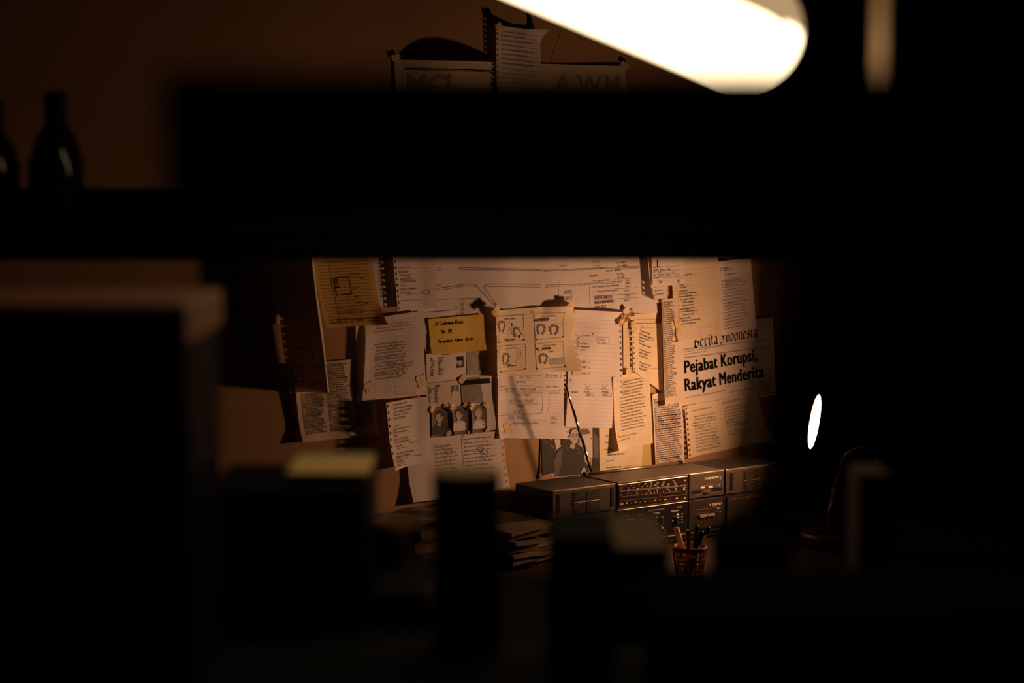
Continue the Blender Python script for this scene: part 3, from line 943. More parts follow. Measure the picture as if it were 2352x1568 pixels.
pg.poly([(1041, 899), (1041, 890), (1044, 886), (1048, 890), (1048, 898), (1045, 901)], G_SKIN, 'portrait_print', e=.0008)
pg.poly([(1042, 893), (1044, 892), (1044, 893.5), (1042, 894)], G_DARK, 'portrait_print', e=.001); pg.poly([(1045.5, 892.5), (1047.5, 892), (1047.5, 893.5), (1045.5, 894)], G_DARK, 'portrait_print', e=.001)
pg.done()
pg = Page((1058, 869), (1137, 862), (1137, 923), (1061, 928), 7.5 * mm, [('R', .004, .3, 1)])
pg.sheet('bank_card_copy', mat('dark_card_print', (.13, .115, .105), .6), 'dark back-of-card copy with black magnetic stripe', 'card copy', GN)
pg.poly([(1058.5, 874), (1136, 867), (1136.5, 878), (1059, 885)], INK, 'printed_text')
for k in range(3):
    pg.text('/08', 1064 + k * 10, 922 - k, 4.5, .8, G_LITE, 'printed_text', jit=0)
pg.ellipse(1127, 903, 5, 6, .8, G_LITE, 'printed_text')
pg.tape(1062, 870, 22, 13, .8)
pg.done()
for (TL, TR, BR, BL, lab, face) in (
        ((987, 938), (1026, 933), (1028, 998), (989, 1004), 'grey portrait photo of a person in dark suit and striped tie', dict(c=(1008, 957), s=9, hair=G_DARK, shirt=G_DARK, tie=True)),
        ((1033, 935), (1070, 930), (1079, 994), (1040, 1000), 'grey portrait photo of a person in plain pale shirt', dict(c=(1053, 952), s=8.2, hair=G_DARK, shirt=G_PALE)),
        ((1078, 932), (1115, 928), (1118, 990), (1081, 996), 'grey portrait photo of a person in patterned shirt', dict(c=(1098, 950), s=7.6, hair=G_LITE, shirt=G_PALE, pattern=True))):
    pg = Page(TL, TR, BR, BL, 7.5 * mm, [('L', .007, .5, 1.3), ('R', .003, .3, 1.2)])
    pg.sheet('portrait_photo', G_MID, lab, 'photo', 'three portrait photos in a row', nu=8, nv=8)
    f = face
    face_print(pg, f['c'][0], f['c'][1], f['s'], f['hair'], f['shirt'], f.get('tie', False), f.get('pattern', False), not f.get('tie', False))
    pg.tape(TL[0] + 3, TL[1], 18, 11, .7); pg.tape(TR[0], TR[1] + 2, 18, 11, -.7); pg.tape(BR[0], BR[1] - 3, 14, 10, .6)
    pg.done()

# --- yellow note
pg = Page((984, 733), (1107, 721), (1112, 803), (990, 815), 10 * mm, [('R', .006, .3, 1.3), ('B', .005, .3, 1.2)])
pg.sheet('sticky_note', P_YELL, 'yellow note with a handwritten street address', 'note', GN)
for s, x, y in (('Jl. Sudirman Raya', 999, 748), ('No  89', 1015, 766), ('Perumahan  Kebon  Jeruk', 1006, 788)):
    pg.text(s, x, y, 8.2 if y < 770 else 7.2, 1.25, INK, wid=.98 if y < 780 else .95, jit=.35, mpp=.00093)
pg.done()

# --- log page
pg = Page((1134, 846), (1299, 846), (1304, 1007), (1139, 1005), 6 * mm, [('wave', .004, 1.4, .8, .5), ('L', .010, .15, 1.2), ('B', .004, .2, 1)])
pg.sheet('notebook_page', P_WHITE, 'lined page of logarithm sums crossed by the aerial shadow', 'notebook page', GN, holes=('R', 15, 2.7 * mm, 4.3 * mm), nu=24)
pg.rules(.08, .96, 20, .02, .92)
for x, y, s, h in ((1192, 868, '2/log 5  3/log 6', 5.5), (1185, 878, 'logis di bawah', 5), (1144, 895, '27   2/log 3   5/log 10  +  3/log 10   5/log 10', 6), (1184, 908, '5/log 2   3/log 10', 6),
                   (1168, 922, "5'log 12 ( 2/log 3 + 2/log 12 )", 6), (1187, 934, '5/log 10', 6), (1171, 948, '=   2/log 36', 6), (1150, 961, 'x     =   2/log 5    8 2/log 6', 6),
                   (1175, 973, '2/log 3. 2/log 8   5/log 3  8/log 5', 6), (1252, 889, '2/log 5 ( 3 log 6 )', 5.5), (1258, 904, '2/log 5  3/log 5', 5.5), (1264, 960, '2/log 6', 6), (1264, 972, '2/log 5', 6)):
    pg.text(s, x, y, h, .75, wid=.72)
pg.text('1/a + 1/b = (a+b)/ab', 1254, 864, 5, .7, wid=.55)
pg.line([(1252, 856), (1252, 867), (1287, 866), (1287, 855)], .8, INK_B)
pg.line([(1140, 887), (1200, 885), (1222, 885), (1245, 889), (1244, 930), (1243, 948), (1210, 952), (1140, 953)], 1.0, INK_B)
for a_, b_ in (((1160, 900), (1242, 900)), ((1167, 927), (1235, 927)), ((1174, 964), (1252, 965)), ((1252, 898), (1288, 897)), ((1264, 962), (1280, 962)), ((1184, 862), (1242, 862))):
    pg.line([a_, b_], .9, INK_B)
pg.line([(1259, 909), (1261, 925), (1259, 940), (1254, 949)], .9, INK_B)
pg.tape(1163, 983, 22, 22, .1)
pg.done()

# --- arc page
pg = Page((1312, 710), (1428, 716), (1427, 983), (1297, 981), 8 * mm, [('T', .009, .10, 1.2), ('wave', .004, 1.3, 1.1, 2.2)])
pg.sheet('notebook_page', P_WHITE, 'tall lined page with circle formulas and angle sketches', 'notebook page', GN, holes=('R', 21, 2.9 * mm, 4.6 * mm), nu=22)
pg.rules(.08, .97, 27, .02, .91)
pg.line([(1316, 763), (1324, 769), (1329, 780), (1328, 792), (1323, 804)], 1.0, INK_B); pg.line([(1312, 783), (1329, 783), (1322, 795)], .9, INK_B)
pg.line([(1320, 785), (1327, 776), (1336, 771)], .9, INK_B); pg.text('apotema', 1339, 771, 4.5, .8); pg.line([(1357, 769), (1362, 764)], 1.6, INK)
for y, s in ((790, 'tali busur'), (797, 'tembereng'), (804, 'busur')):
    pg.text('- ' + s, 1330, y, 5, .75); pg.line([(1327, y - 1), (1334, y - 1.5)], .7, INK_B)
pg.line([(1368, 775), (1398, 774), (1399, 789), (1370, 789)], 1.0, INK_B, closed=True)
pg.text('L= \u03c0r2', 1372, 781, 5.5, .85, wid=1.0); pg.text('k = 2\u03c0r', 1373, 788, 5.5, .85, wid=1.0)
pg.text('g = 5/360 . L\u0394', 1323, 832, 6, .8); pg.text('tem = 5/360 . L\u0394', 1318, 844, 6, .8); pg.text('luas  g = juring - L\u0394', 1310, 857, 6, .8)
pg.text('1.7', 1306, 873, 5, .8); pg.line([(1305, 875), (1312, 874)], .8, INK_B)
for x in (1347, 1385):
    pg.line([(x - 8, 894), (x + 12, 894)], .9, INK_B); pg.line([(x, 893), (x - (5 if x < 1360 else 2), 882)], .9, INK_B)
    pg.line([(x, 893), (x + 9, 883)], .9, INK_B); pg.ellipse(x + 1, 893, 5, 4, .8, INK_B, a0=180, a1=360)
pg.text('Bersisihan', 1340, 901, 4.6, .8, wid=.7); pg.text('berpenyiku', 1382, 901, 4.6, .8, wid=.7); pg.text('berlawanan', 1310, 901, 4.6, .8, wid=.7)
for x, s in ((1345, 'a+b=180'), (1383, 'a+b=90')):
    pg.line([(x, 904), (x + 19, 903), (x + 19, 909), (x, 909)], .9, INK_B, closed=True); pg.text(s, x + 1.5, 908, 4, .7, wid=.62)
pg.tape(1320, 853, 20, 13, .1)
pg.done()
# --- surgery page
pg = Page((1127, 713), (1318, 699), (1323, 849), (1131, 866), 13 * mm,
          [('L', .016, .18, 1.3), ('Tm', .022, .25, 1.0, .62, 1.0), ('BR', .026, .35, .5), ('wave', .003, 1.2, .5, 0), ('fold', .53, .004, .2)])
pg.sheet('notebook_page', P_CREAM, 'torn lined page with four printed surgery diagrams', 'notebook page', GN, nu=30, nv=24, holes=('R', 12, 2.6 * mm, 4 * mm), torn=[('R', .008), ('L', .006)])
pg.rules(.10, .97, 17, .01, .95)
pg.vline(.50, .0, .96, INK_B, 1.0)
pg.line([(1128, 726), (1208, 721)], .9, INK_F); pg.line([(1214, 719), (1300, 715)], .9, INK_F)
pg.text('Date', 1130, 723, 4.5, .7, INK_F, 'printed_text', jit=0); pg.text('Date', 1217, 717, 4.5, .7, INK_F, 'printed_text', jit=0)


def frame(q):
    pg.line(q, .9, INK_B, 'printed_text', closed=True)
    for (x, y) in (q[2], q[3]):
        s_ = -1 if (x, y) == q[2] else 1
        pg.poly([(x, y), (x + 3 * s_, y - .3 * s_), (x + 3 * s_, y - 3), (x, y - 3)], INK, 'printed_text', e=.0004)


def gut(pts, w_=5.5):
    pg.line(pts, w_, G_MID, 'printed_text', e=.0003)
    P_ = np.array(pts, float)
    for a_, b_ in zip(P_[:-1], P_[1:]):
        for t in np.linspace(0, 1, max(2, int(np.linalg.norm(b_ - a_) / 3.2)))[:-1]:
            q = a_ + (b_ - a_) * t
            n_ = np.array([-(b_ - a_)[1], (b_ - a_)[0]]); n_ = n_ / max(1e-6, np.linalg.norm(n_))
            for sg in (-1, 1):
                c_ = q + n_ * sg * w_ * .42
                pg.poly([(c_[0] + 1.5 * math.cos(k * 1.047), c_[1] + 1.5 * math.sin(k * 1.047)) for k in range(6)], G_DARK if sg < 0 else G_MID, 'printed_text', e=.0003)


def horseshoe(x, y, sx=1.0, sy=1.0):
    gut([(x + 3 * sx, y + 21 * sy), (x + .5, y + 14 * sy), (x, y + 6 * sy), (x + 3 * sx, y + 1), (x + 9 * sx, y), (x + 15 * sx, y + 1), (x + 18 * sx, y + 6 * sy), (x + 17 * sx, y + 15 * sy), (x + 13 * sx, y + 20 * sy), (x + 13 * sx, y + 24 * sy)], 4.6)


frame([(1131, 726), (1200, 722), (1204, 781), (1136, 786)])
frame([(1223, 721), (1290, 717), (1292, 774), (1228, 780)])
frame([(1138, 795), (1206, 790), (1207, 848), (1142, 855)])
frame([(1227, 789), (1291, 784), (1294, 842), (1229, 847)])
for s, x, y in (('Operasi 1 tahap', 1153, 734), ('Operasi 2 tahap', 1243, 728), ('Operasi 1 tahap', 1160, 802), ('Operasi 2 tahap', 1246, 795)):
    pg.font(s, x, y, 4.4, m=INK, width=x + 28)
horseshoe(1138, 738); horseshoe(1232, 746, .95, .9); horseshoe(1262, 747, .95, .9); horseshoe(1151, 812, .95, 1.05); horseshoe(1236, 813, .95, .92)
gut([(1183, 772), (1179, 762), (1179, 755), (1184, 753), (1190, 754)], 5.0)
pg.line([(1190, 754), (1199, 771)], 2.0, INK, 'printed_text'); pg.poly([(1172, 742), (1176, 742), (1175, 749), (1173, 749)], INK, 'printed_text')
pg.line([(1173, 749), (1173, 762), (1176, 770), (1180, 773)], .8, INK_B, 'printed_text'); pg.poly([(1189, 770), (1194, 769), (1193, 776), (1190, 776)], INK, 'printed_text')
for x, y in ((1166, 757), (1255, 753)):
    pg.line([(x, y - 3), (x + 2, y - 3), (x + 2, y - 5), (x + 5, y), (x + 2, y + 5), (x + 2, y + 3), (x, y + 3)], .6, INK_F, 'printed_text', closed=True)
for q in ([(1223, 733), (1259, 729), (1259, 735), (1223, 738)], [(1228, 798), (1262, 796), (1262, 801), (1228, 803)]):
    pg.poly(q, G_DARK, 'printed_text', e=.0003)
for q in ([(1229, 738), (1259, 735.5), (1259, 738), (1229, 740.5)], [(1233, 803), (1262, 801), (1262, 803.5), (1233, 806)]):
    pg.poly(q, G_LITE, 'printed_text', e=.0003)
pg.poly([(1259, 823), (1292, 820), (1294, 835), (1260, 837)], G_LITE, 'printed_text', e=.0003)
for k in range(4):
    pg.text('lapisan dinding kolon', 1263, 826 + k * 3.2, 2.2, .6, INK_B, 'printed_text', jit=0, wid=.7)
pg.text('Catatan:', 1156, 779, 2.4, .7, INK, 'printed_text', jit=0); pg.text('Tidak bisa dilihat atau dibersihkan', 1156, 782, 2.4, .7, INK, 'printed_text', jit=0, wid=.7)
pg.text('anus', 1163, 749, 2.4, .7, INK, 'printed_text', jit=0); pg.text('kolostomi atau', 1264, 736, 2.4, .6, INK_F, 'printed_text', jit=0); pg.text('lumen distal', 1257, 808, 2.6, .7, INK, 'printed_text', jit=0)
pg.ellipse(1177, 839, 21, 6, .7, INK_F, 'printed_text'); pg.text('keuntungan', 1163, 838, 2.4, .6, INK, 'printed_text', jit=0); pg.text('Tinggi baru terdapat sisi anus', 1163, 841.5, 2.4, .7, INK, 'printed_text', jit=0, wid=.75)
pg.line([(1182, 834), (1188, 826), (1186, 834)], .7, INK_F, 'printed_text')
pg.line([(1167, 833), (1164, 827)], .7, INK_F, 'printed_text')
pg.ellipse(1192, 813, 4.5, 6, .7, INK_B, 'printed_text'); pg.line([(1187, 812), (1186, 806), (1188, 802), (1193, 801), (1196, 804), (1196, 811)], .7, INK_B, 'printed_text')
pg.line([(1189, 820), (1190, 826), (1196, 824), (1198, 818)], .7, INK_F, 'printed_text'); pg.line([(1184, 826), (1187, 821)], .6, INK_F, 'printed_text'); pg.line([(1198, 815), (1203, 817)], .6, INK_F, 'printed_text')
for a_, b_ in ((1190, 812), (1194, 811)):
    pg.ellipse(a_, b_, .8, .8, .6, INK_B, 'printed_text')
pg.tape(1127, 712, 26, 16, .7, lift=.003); pg.tape(1302, 698, 22, 12, .1, lift=.003)
pg.done()

# --- bottom centre
pg = Page((1243, 983), (1373, 975), (1375, 1086), (1239, 1094), 2.2 * mm, [('L', .001, .12, 1.2), ('R', .004, .2, 1.2), ('BL', .003, .15, .2)])
pg.sheet('photograph', G_LITE, 'brownish photograph of a smiling person in dark jacket and glasses', 'photo', GN, nu=18, nv=14)
N_ = 'photo_print'; E = .0003
pg.poly([(1332, 981), (1360, 979), (1361, 1050), (1332, 1052)], G_PALE, N_, e=E)
pg.poly([(1334, 985), (1356, 983), (1357, 995), (1336, 998)], G_MID, N_, e=2 * E); pg.poly([(1340, 1008), (1358, 1005), (1355, 1016), (1342, 1016)], G_DARK, N_, e=2 * E)
pg.poly([(1344, 1024), (1354, 1023), (1353, 1033), (1346, 1034)], G_DARK, N_, e=2 * E)
pg.poly([(1359.5, 981), (1373, 980), (1374.5, 1086), (1360, 1087)], G_DARK, N_, e=2 * E); pg.poly([(1361, 992), (1372, 1005), (1372, 1050), (1361, 1050)], G_MID, N_, e=3 * E)
pg.poly([(1244, 1008), (1272, 1003), (1276, 1016), (1274, 1084), (1242, 1093)], G_DARK, N_, e=2 * E)
pg.poly([(1253, 1007), (1262, 1004), (1268, 1010), (1258, 1016)], G_PALE, N_, e=3 * E); pg.poly([(1272, 1005), (1286, 1005), (1287, 1024), (1277, 1030)], G_PALE, N_, e=3 * E)
pg.line([(1253, 1013), (1258, 1026)], 1.2, G_PALE, N_, e=4 * E); pg.line([(1258, 1016), (1272, 1028)], .9, G_PALE, N_, e=4 * E)
pg.ellipse(1261, 1037, 2.5, 2.5, 1.6, G_PALE, N_, e=5 * E); pg.line([(1257, 1043), (1267, 1043)], 1.6, G_PALE, N_, e=4 * E)
pg.poly([(1266, 1094), (1272, 1082), (1273, 1091)], G_PALE, N_, e=4 * E)
# hair, body, face
pg.poly([(1288, 1022), (1289, 1006), (1301, 1004), (1306, 988), (1318, 982), (1329, 984), (1331, 1000), (1327, 1018), (1312, 1026)], G_DARK, N_, e=4 * E)
pg.poly([(1271, 1092), (1272, 1052), (1279, 1034), (1291, 1024), (1306, 1018), (1326, 1020), (1336, 1026), (1341, 1040), (1342, 1060), (1352, 1070), (1352, 1088)], G_DARK, N_, e=5 * E)
pg.poly([(1272, 1054), (1281, 1036), (1291, 1027), (1290, 1060), (1280, 1092), (1272, 1092)], mat('print_jacket', (.085, .075, .07), .7), N_, e=5.5 * E)
pg.poly([(1308, 1028), (1316, 1031), (1320, 1027), (1318, 1018), (1309, 1018)], G_SKIN, N_, e=6 * E)
pg.poly([(1307, 1008), (1309, 994), (1314, 985), (1322, 984), (1327, 992), (1327, 1006), (1324, 1016), (1319, 1019), (1313, 1017)], G_SKIN, N_, e=7 * E)
pg.ellipse(1315, 999, 3.8, 3.0, .9, INK, N_, e=9 * E); pg.ellipse(1324.5, 998, 3.0, 3.0, .9, INK, N_, e=9 * E); pg.line([(1318.8, 998.5), (1321.5, 998)], .9, INK, N_, e=9 * E)
for x, y in ((1315, 998.5), (1324.5, 997.5)):
    pg.poly([(x - 1.8, y), (x, y - 1), (x + 1.8, y), (x, y + .8)], INK, N_, e=8 * E)
pg.poly([(1315, 1011), (1320, 1009), (1325, 1008), (1322, 1012.5), (1317, 1013)], G_PALE, N_, e=8 * E); pg.line([(1314, 1010.5), (1320, 1009), (1325.5, 1007)], .9, G_DARK, N_, e=9 * E)
pg.poly([(1319, 1000), (1322, 1000), (1323, 1005), (1318.5, 1005.5)], G_LITE, N_, e=8 * E)
pg.line([(1301, 1026), (1303, 1039)], 1.0, G_LITE, N_, e=8 * E); pg.line([(1322, 1024), (1328, 1036)], .9, G_LITE, N_, e=8 * E); pg.line([(1318, 1045), (1320, 1090)], .7, G_MID, N_, e=8 * E)
for k in range(3):
    pg.line([(1325.5 + k * 1.7, 1040 - k * 1.3), (1327 + k * 1.7, 1040.5 - k * .4)], .9, G_LITE, N_, e=8 * E)
pg.poly([(1333, 1085), (1337, 1074), (1341, 1072), (1344, 1080), (1341, 1090)], G_SKIN, N_, e=8 * E)
pg.tape(1243, 1090, 16, 12, .4)
pg.done()
pg = Page((1374, 960), (1478, 952), (1470, 1085), (1375, 1092), 4 * mm, [('R', .004, .3, 1)])
pg.sheet('lined_page', P_CREAM, 'lined page with a small flow chart behind the radio', 'notebook page', GN)
pg.rules(.30, .97, 9, .1, .95)
pg.text('Date', 1391, 1002, 4, .7, INK_F); pg.text('Gejala', 1390, 1017, 4.2, .7); pg.text('atas di kanan', 1388, 1033, 4, .7)
for y, s in ((1046, '3x kelainan urologi (tabel mundur)'), (1060, 'dosis oral 40'), (1075, 'perut dalam dinding rendah')):
    pg.text(s, 1393, y, 4.2, .75, wid=.72); pg.line([(1424, y + 3), (1424, y + 6)], .9)
pg.line([(1436, 1070), (1462, 1067), (1463, 1076), (1437, 1078)], 1.0, closed=True); pg.text('Pros virus pulih', 1439, 1075, 3.6, .7, wid=.62)
pg.done()
pg = Page((1462, 990), (1497, 986), (1498, 1090), (1464, 1093), 3 * mm)
pg.sheet('card', P_OLIVE, 'small blank olive card between flow chart and news column', 'card', GN)
pg.done()
pg = Page((1493, 905), (1567, 896), (1573, 1080), (1502, 1090), 6 * mm, [('L', .008, .2, 1.2)])
pg.sheet('newspaper_cutting', P_NEWSW, 'narrow single-column news cutting standing behind the radio', 'newspaper cutting', GN)
pg.font('9) Pikiran', 1496, 920, 3.6, m=INK_N, bold=.02)
pg.fill(.06, .95, .11, .98, 34, 3.9, .85, mat('red_brown_print', (.20, .11, .09), .9), 'printed_text', WORDS, .03, jit=0, bold=.22, wid=.78)
pg.done()
pg = Page((1405, 866), (1490, 848), (1502, 1017), (1409, 1036), 9 * mm, [('L', .005, .3, 1.2), ('BL', .016, .5, .45)])
pg.sheet('lined_page', P_CREAM, 'cream lined page of close handwriting with a lifted lower corner', 'notebook page', GN, nu=18)
pg.rules(.06, .92, 21, .05, .95, w=.6)
pg.fill(.20, .92, .075, .78, 19, 4.2, .65, rag=.2, seed=31, under=.06, wid=.72)
pg.fill(.12, .7, .82, .90, 3, 4.2, .65, rag=.4, seed=32)
pg.text('240', 1414, 1003, 4, .6); pg.line([(1409, 1013), (1423, 1010)], .7)
pg.done()

# --- right group
pg = Page((1431, 722), (1507, 717), (1510, 850), (1432, 856), 7 * mm, [('T', .005, .2, 1.2)])
pg.sheet('lined_page', P_CREAM, 'cream page with a red header line beside the arc sketches', 'notebook page', GN)
pg.rules(.25, .96, 12, .03, .97); pg.line([(1432, 735), (1505, 732)], 1.6, RULE_R, 'ruled_lines'); pg.line([(1503, 733), (1504, 744)], .8, RULE_R, 'ruled_lines')
pg.vline(.13, .1, .98, RULE_R, .6)
pg.tape(1428, 728, 46, 16, .75, lift=.008, crumple=.005); pg.tape(1421, 738, 18, 12, .9, lift=.006)
pg.done()
pg = Page((1448, 744), (1520, 742), (1523, 902), (1451, 850), 9.5 * mm, [('L', .005, .6, 1.2)])
pg.sheet('notebook_page', P_CREAM, 'punched cream page dated at the top with a circled word', 'notebook page', GN, holes=('L', 9, 2.6 * mm, 4.3 * mm))
pg.text('Date', 1471, 751, 4.4, .7, INK_F); pg.line([(1468, 754), (1508, 752)], .8, RULE_R)
for y, s in ((759, '* Tenaga masuk kanan'), (767, 'Yg Bertanggung jawab'), (774, '(yg max tekanan)'), (782, 'lebih dalam'), (789, '1 perhitungan masuknya'), (803, '* Asimetris lain di'), (810, 'masih ada masuk'), (817, 'penting (1 kaitan)'), (832, '* Menyapa di musim app'), (839, 'u/ pada operasi'), (846, 'dengan yg perlu')):
    pg.text(s, 1466, y, 4.6, .75, wid=.72)
pg.ellipse(1495, 779, 6, 3.6, 1.0, INK); pg.line([(1480, 811), (1495, 809)], 1.0, INK); pg.line([(1468, 849), (1512, 845)], 1.0, INK_B)
pg.tape(1453, 748, 18, 22, .1); pg.tape(1440, 853, 16, 14, 0)
pg.done()
pg = Page((1470, 540), (1530, 538), (1534, 691), (1484, 696), 10 * mm, [('L', .020, .8, 1.2), ('BL', .012, .6, .4)])
pg.sheet('notebook_page', P_WHITE, 'narrow punched page whose holes shade the map legend', 'notebook page', GN, holes=('L', 12, 2.8 * mm, 4.6 * mm))
pg.rules(.30, .95, 12, .16, .96); pg.fill(.26, .95, .42, .92, 9, 4.6, rag=.25, seed=41)
pg.done()
pg = Page((1534, 560), (1648, 552), (1657, 771), (1548, 788), 8 * mm, [('L', .004, .25, 1.2), ('BL', .008, .3, .3)])
pg.sheet('notebook_page', P_CREAM, 'torn lined page with a red grid box above the headline', 'notebook page', GN, torn=[('L', .030)], nu=18, nv=34)
pg.rules(.28, .97, 19, .05, .97, w=.6); pg.vline(.14, .50, .86, INK_B, 1.0); pg.vline(.10, .4, .98, RULE_R, .5)
for y, s in ((634, '   kecuali yang kelompok 3 kelas'), (648, '   NB'), (656, '   persatuan'), (662, '   islam (10+1 abad)'), (670, 'persepsi budaya nilai'), (676, '* pertama (di penyusunan I) dari kerajaan'), (683, 'dilanjutkan dgn tahap (30 nilai)'), (690, '   * Teori > kesultanan > Mahasultan'),
             (697, '        * Mahasultan > Kesogitanda'), (704, '        * Sejarah ayu > Mahasultan'), (712, '* Peristiwa perlengkapan umum kecil'), (718, '   * Minat - Berkualitas kepentingan jelang'), (725, '       - Transaksi: keamanan sistem'), (733, '* Penerimaan sarana luhur'), (739, '   * Pusat cukup baru menjadi komunitas penting'), (746, '   pilihan aktif adapun lebih akan lain')):
    pg.text(s, 1557 + (y - 634) * .04, y, 4.3, .75 if not s.startswith('*') else 1.0, wid=.58)
pg.ellipse(1591, 675, 15, 3.6, 1.0, INK_B)
pg.line([(1604, 752), (1654, 748), (1655, 770), (1606, 774)], .9, RULE_R, 'ruled_lines', closed=True)
for k in range(10):
    pg.line([(1608 + k * 4.7, 752 - k * .35), (1610 + k * 4.7, 773 - k * .35)], .4, RULE, 'ruled_lines')
pg.tape(1557, 752, 16, 26, .1); pg.tape(1646, 749, 18, 22, .3)
pg.done()
pg = Page((1646, 600), (1716, 592), (1729, 755), (1656, 770), 5.5 * mm, [('R', .012, .3, 1.3), ('fold', .15, .006, .2)])
pg.sheet('lined_page', P_WHITE, 'shaded lined page of underlined notes at the right edge', 'notebook page', GN)
pg.rules(.24, .97, 18, .04, .96); pg.fill(.08, .92, .26, .95, 17, 4.8, rag=.15, seed=51, under=.2, ring=.22, wid=.75)
pg.font('dan dapat dalam', 1651, 618, 3.6, m=INK_N, bold=.03); pg.font('dan menjadi pada orang', 1651, 623, 3.6, m=INK_N, bold=.03); pg.line([(1652, 632), (1688, 628)], 1.5, INK)
pg.done()
pg = Page((1492, 575), (1570, 570), (1573, 652), (1497, 659), 32 * mm, [('L', .004, .4, 1.2), ('T', .003, .5, 1)])
pg.sheet('form_slip', P_WHITE, 'small printed form slip with a boxed number 117', 'form', GN)
for y in (612, 621, 629, 637):
    pg.line([(1497, y + 2.2), (1572, y - 2.6)], .7, INK_B, 'printed_text')
pg.line([(1531, 623), (1531, 636)], .7, INK_B, 'printed_text'); pg.line([(1551, 630), (1551, 636)], .7, INK_B, 'printed_text')
pg.poly([(1506, 596), (1509, 596), (1510, 611), (1507, 611)], INK, 'printed_text')
for x, y, s in ((1499, 615, 'NAMA PENERIMA'), (1499, 621, 'Nama Pasien'), (1499, 627, 'Tgl'), (1499, 633, 'Jenis'), (1499, 639, 'Keterangan tgl'), (1533, 633, 'Ruang'), (1553, 632, 'Status'), (1546, 626, 'No')):
    pg.text(s, x, y, 2.8, .7, INK_B, 'printed_text', jit=0)
pg.text('Bryatix  Mixed', 1516, 621, 5, .8); pg.text('15.3.78', 1509, 628, 5, .8); pg.text('17 Sep 05', 1510, 635, 5, .8)
pg.text('Ye', 1511, 650, 8, .9, lean=.3); pg.text('er', 1517, 649, 6, .9, lean=.3)
pg.line([(1553, 640), (1569, 639), (1570, 653), (1553, 654)], .9, INK_B, closed=True); pg.text('117', 1556, 650, 7.5, 1.0)
pg.done()

# --- headline newspaper
pg = Page((1556, 762), (1768, 727), (1776, 905), (1566, 946), 4.5 * mm, [('R', .010, .25, 1.3), ('fold', .32, .005, .25)])
pg.sheet('newspaper_page', P_NEWSW, 'newspaper front page with a bold two-line headline', 'newspaper page', GN, nu=20)
a_ = pg.ang
for dx in (-1.2, -.6, 0, .6, 1.2):
    for dy in (-.4, .4):
        pg.font('Pejabat Korupsi,', 1571.5 + dx, 857 + dy, 31.5, width=1737 + dx, m=INK, spacing=1.08, name='headline')
        pg.font('Rakyat Menderita', 1572.0 + dx, 898.5 + dy, 31.5, width=1751 + dx, m=INK, spacing=1.08, name='headline')
pg.line([(1570, 802), (1764, 779)], 1.5, INK_B, 'printed_text'); pg.line([(1571, 821), (1765, 796)], 1.9, INK_B, 'printed_text')
pg.font('ipsum dolor sit amet, consectetuer adipiscing elit, sed diam nonummy', 1571, 809, 3.2, m=INK_B, width=1655); pg.font('euismod ut laoreet dolore magna', 1571, 815, 3.2, m=INK_B, width=1620)
pg.font('No 17 Agustus 2005', 1729, 744, 3.6, m=INK_B, width=1763); pg.line([(1729, 748), (1763, 743)], 1.4, INK_B, 'printed_text')
pg.font('Jakarta, 17 Januari 2005 - Komisi Pemberantasan Korupsi (KPK)', 1576, 914, 3.6, m=INK, width=1664); pg.font('telah menetapkan untuk satu dan lain', 1675, 902, 3.6, m=INK, width=1762)
pg.fill(.82, .97, .80, .97, 7, 3.6, .9, INK_N, 'printed_text', WORDS, .05, jit=0)


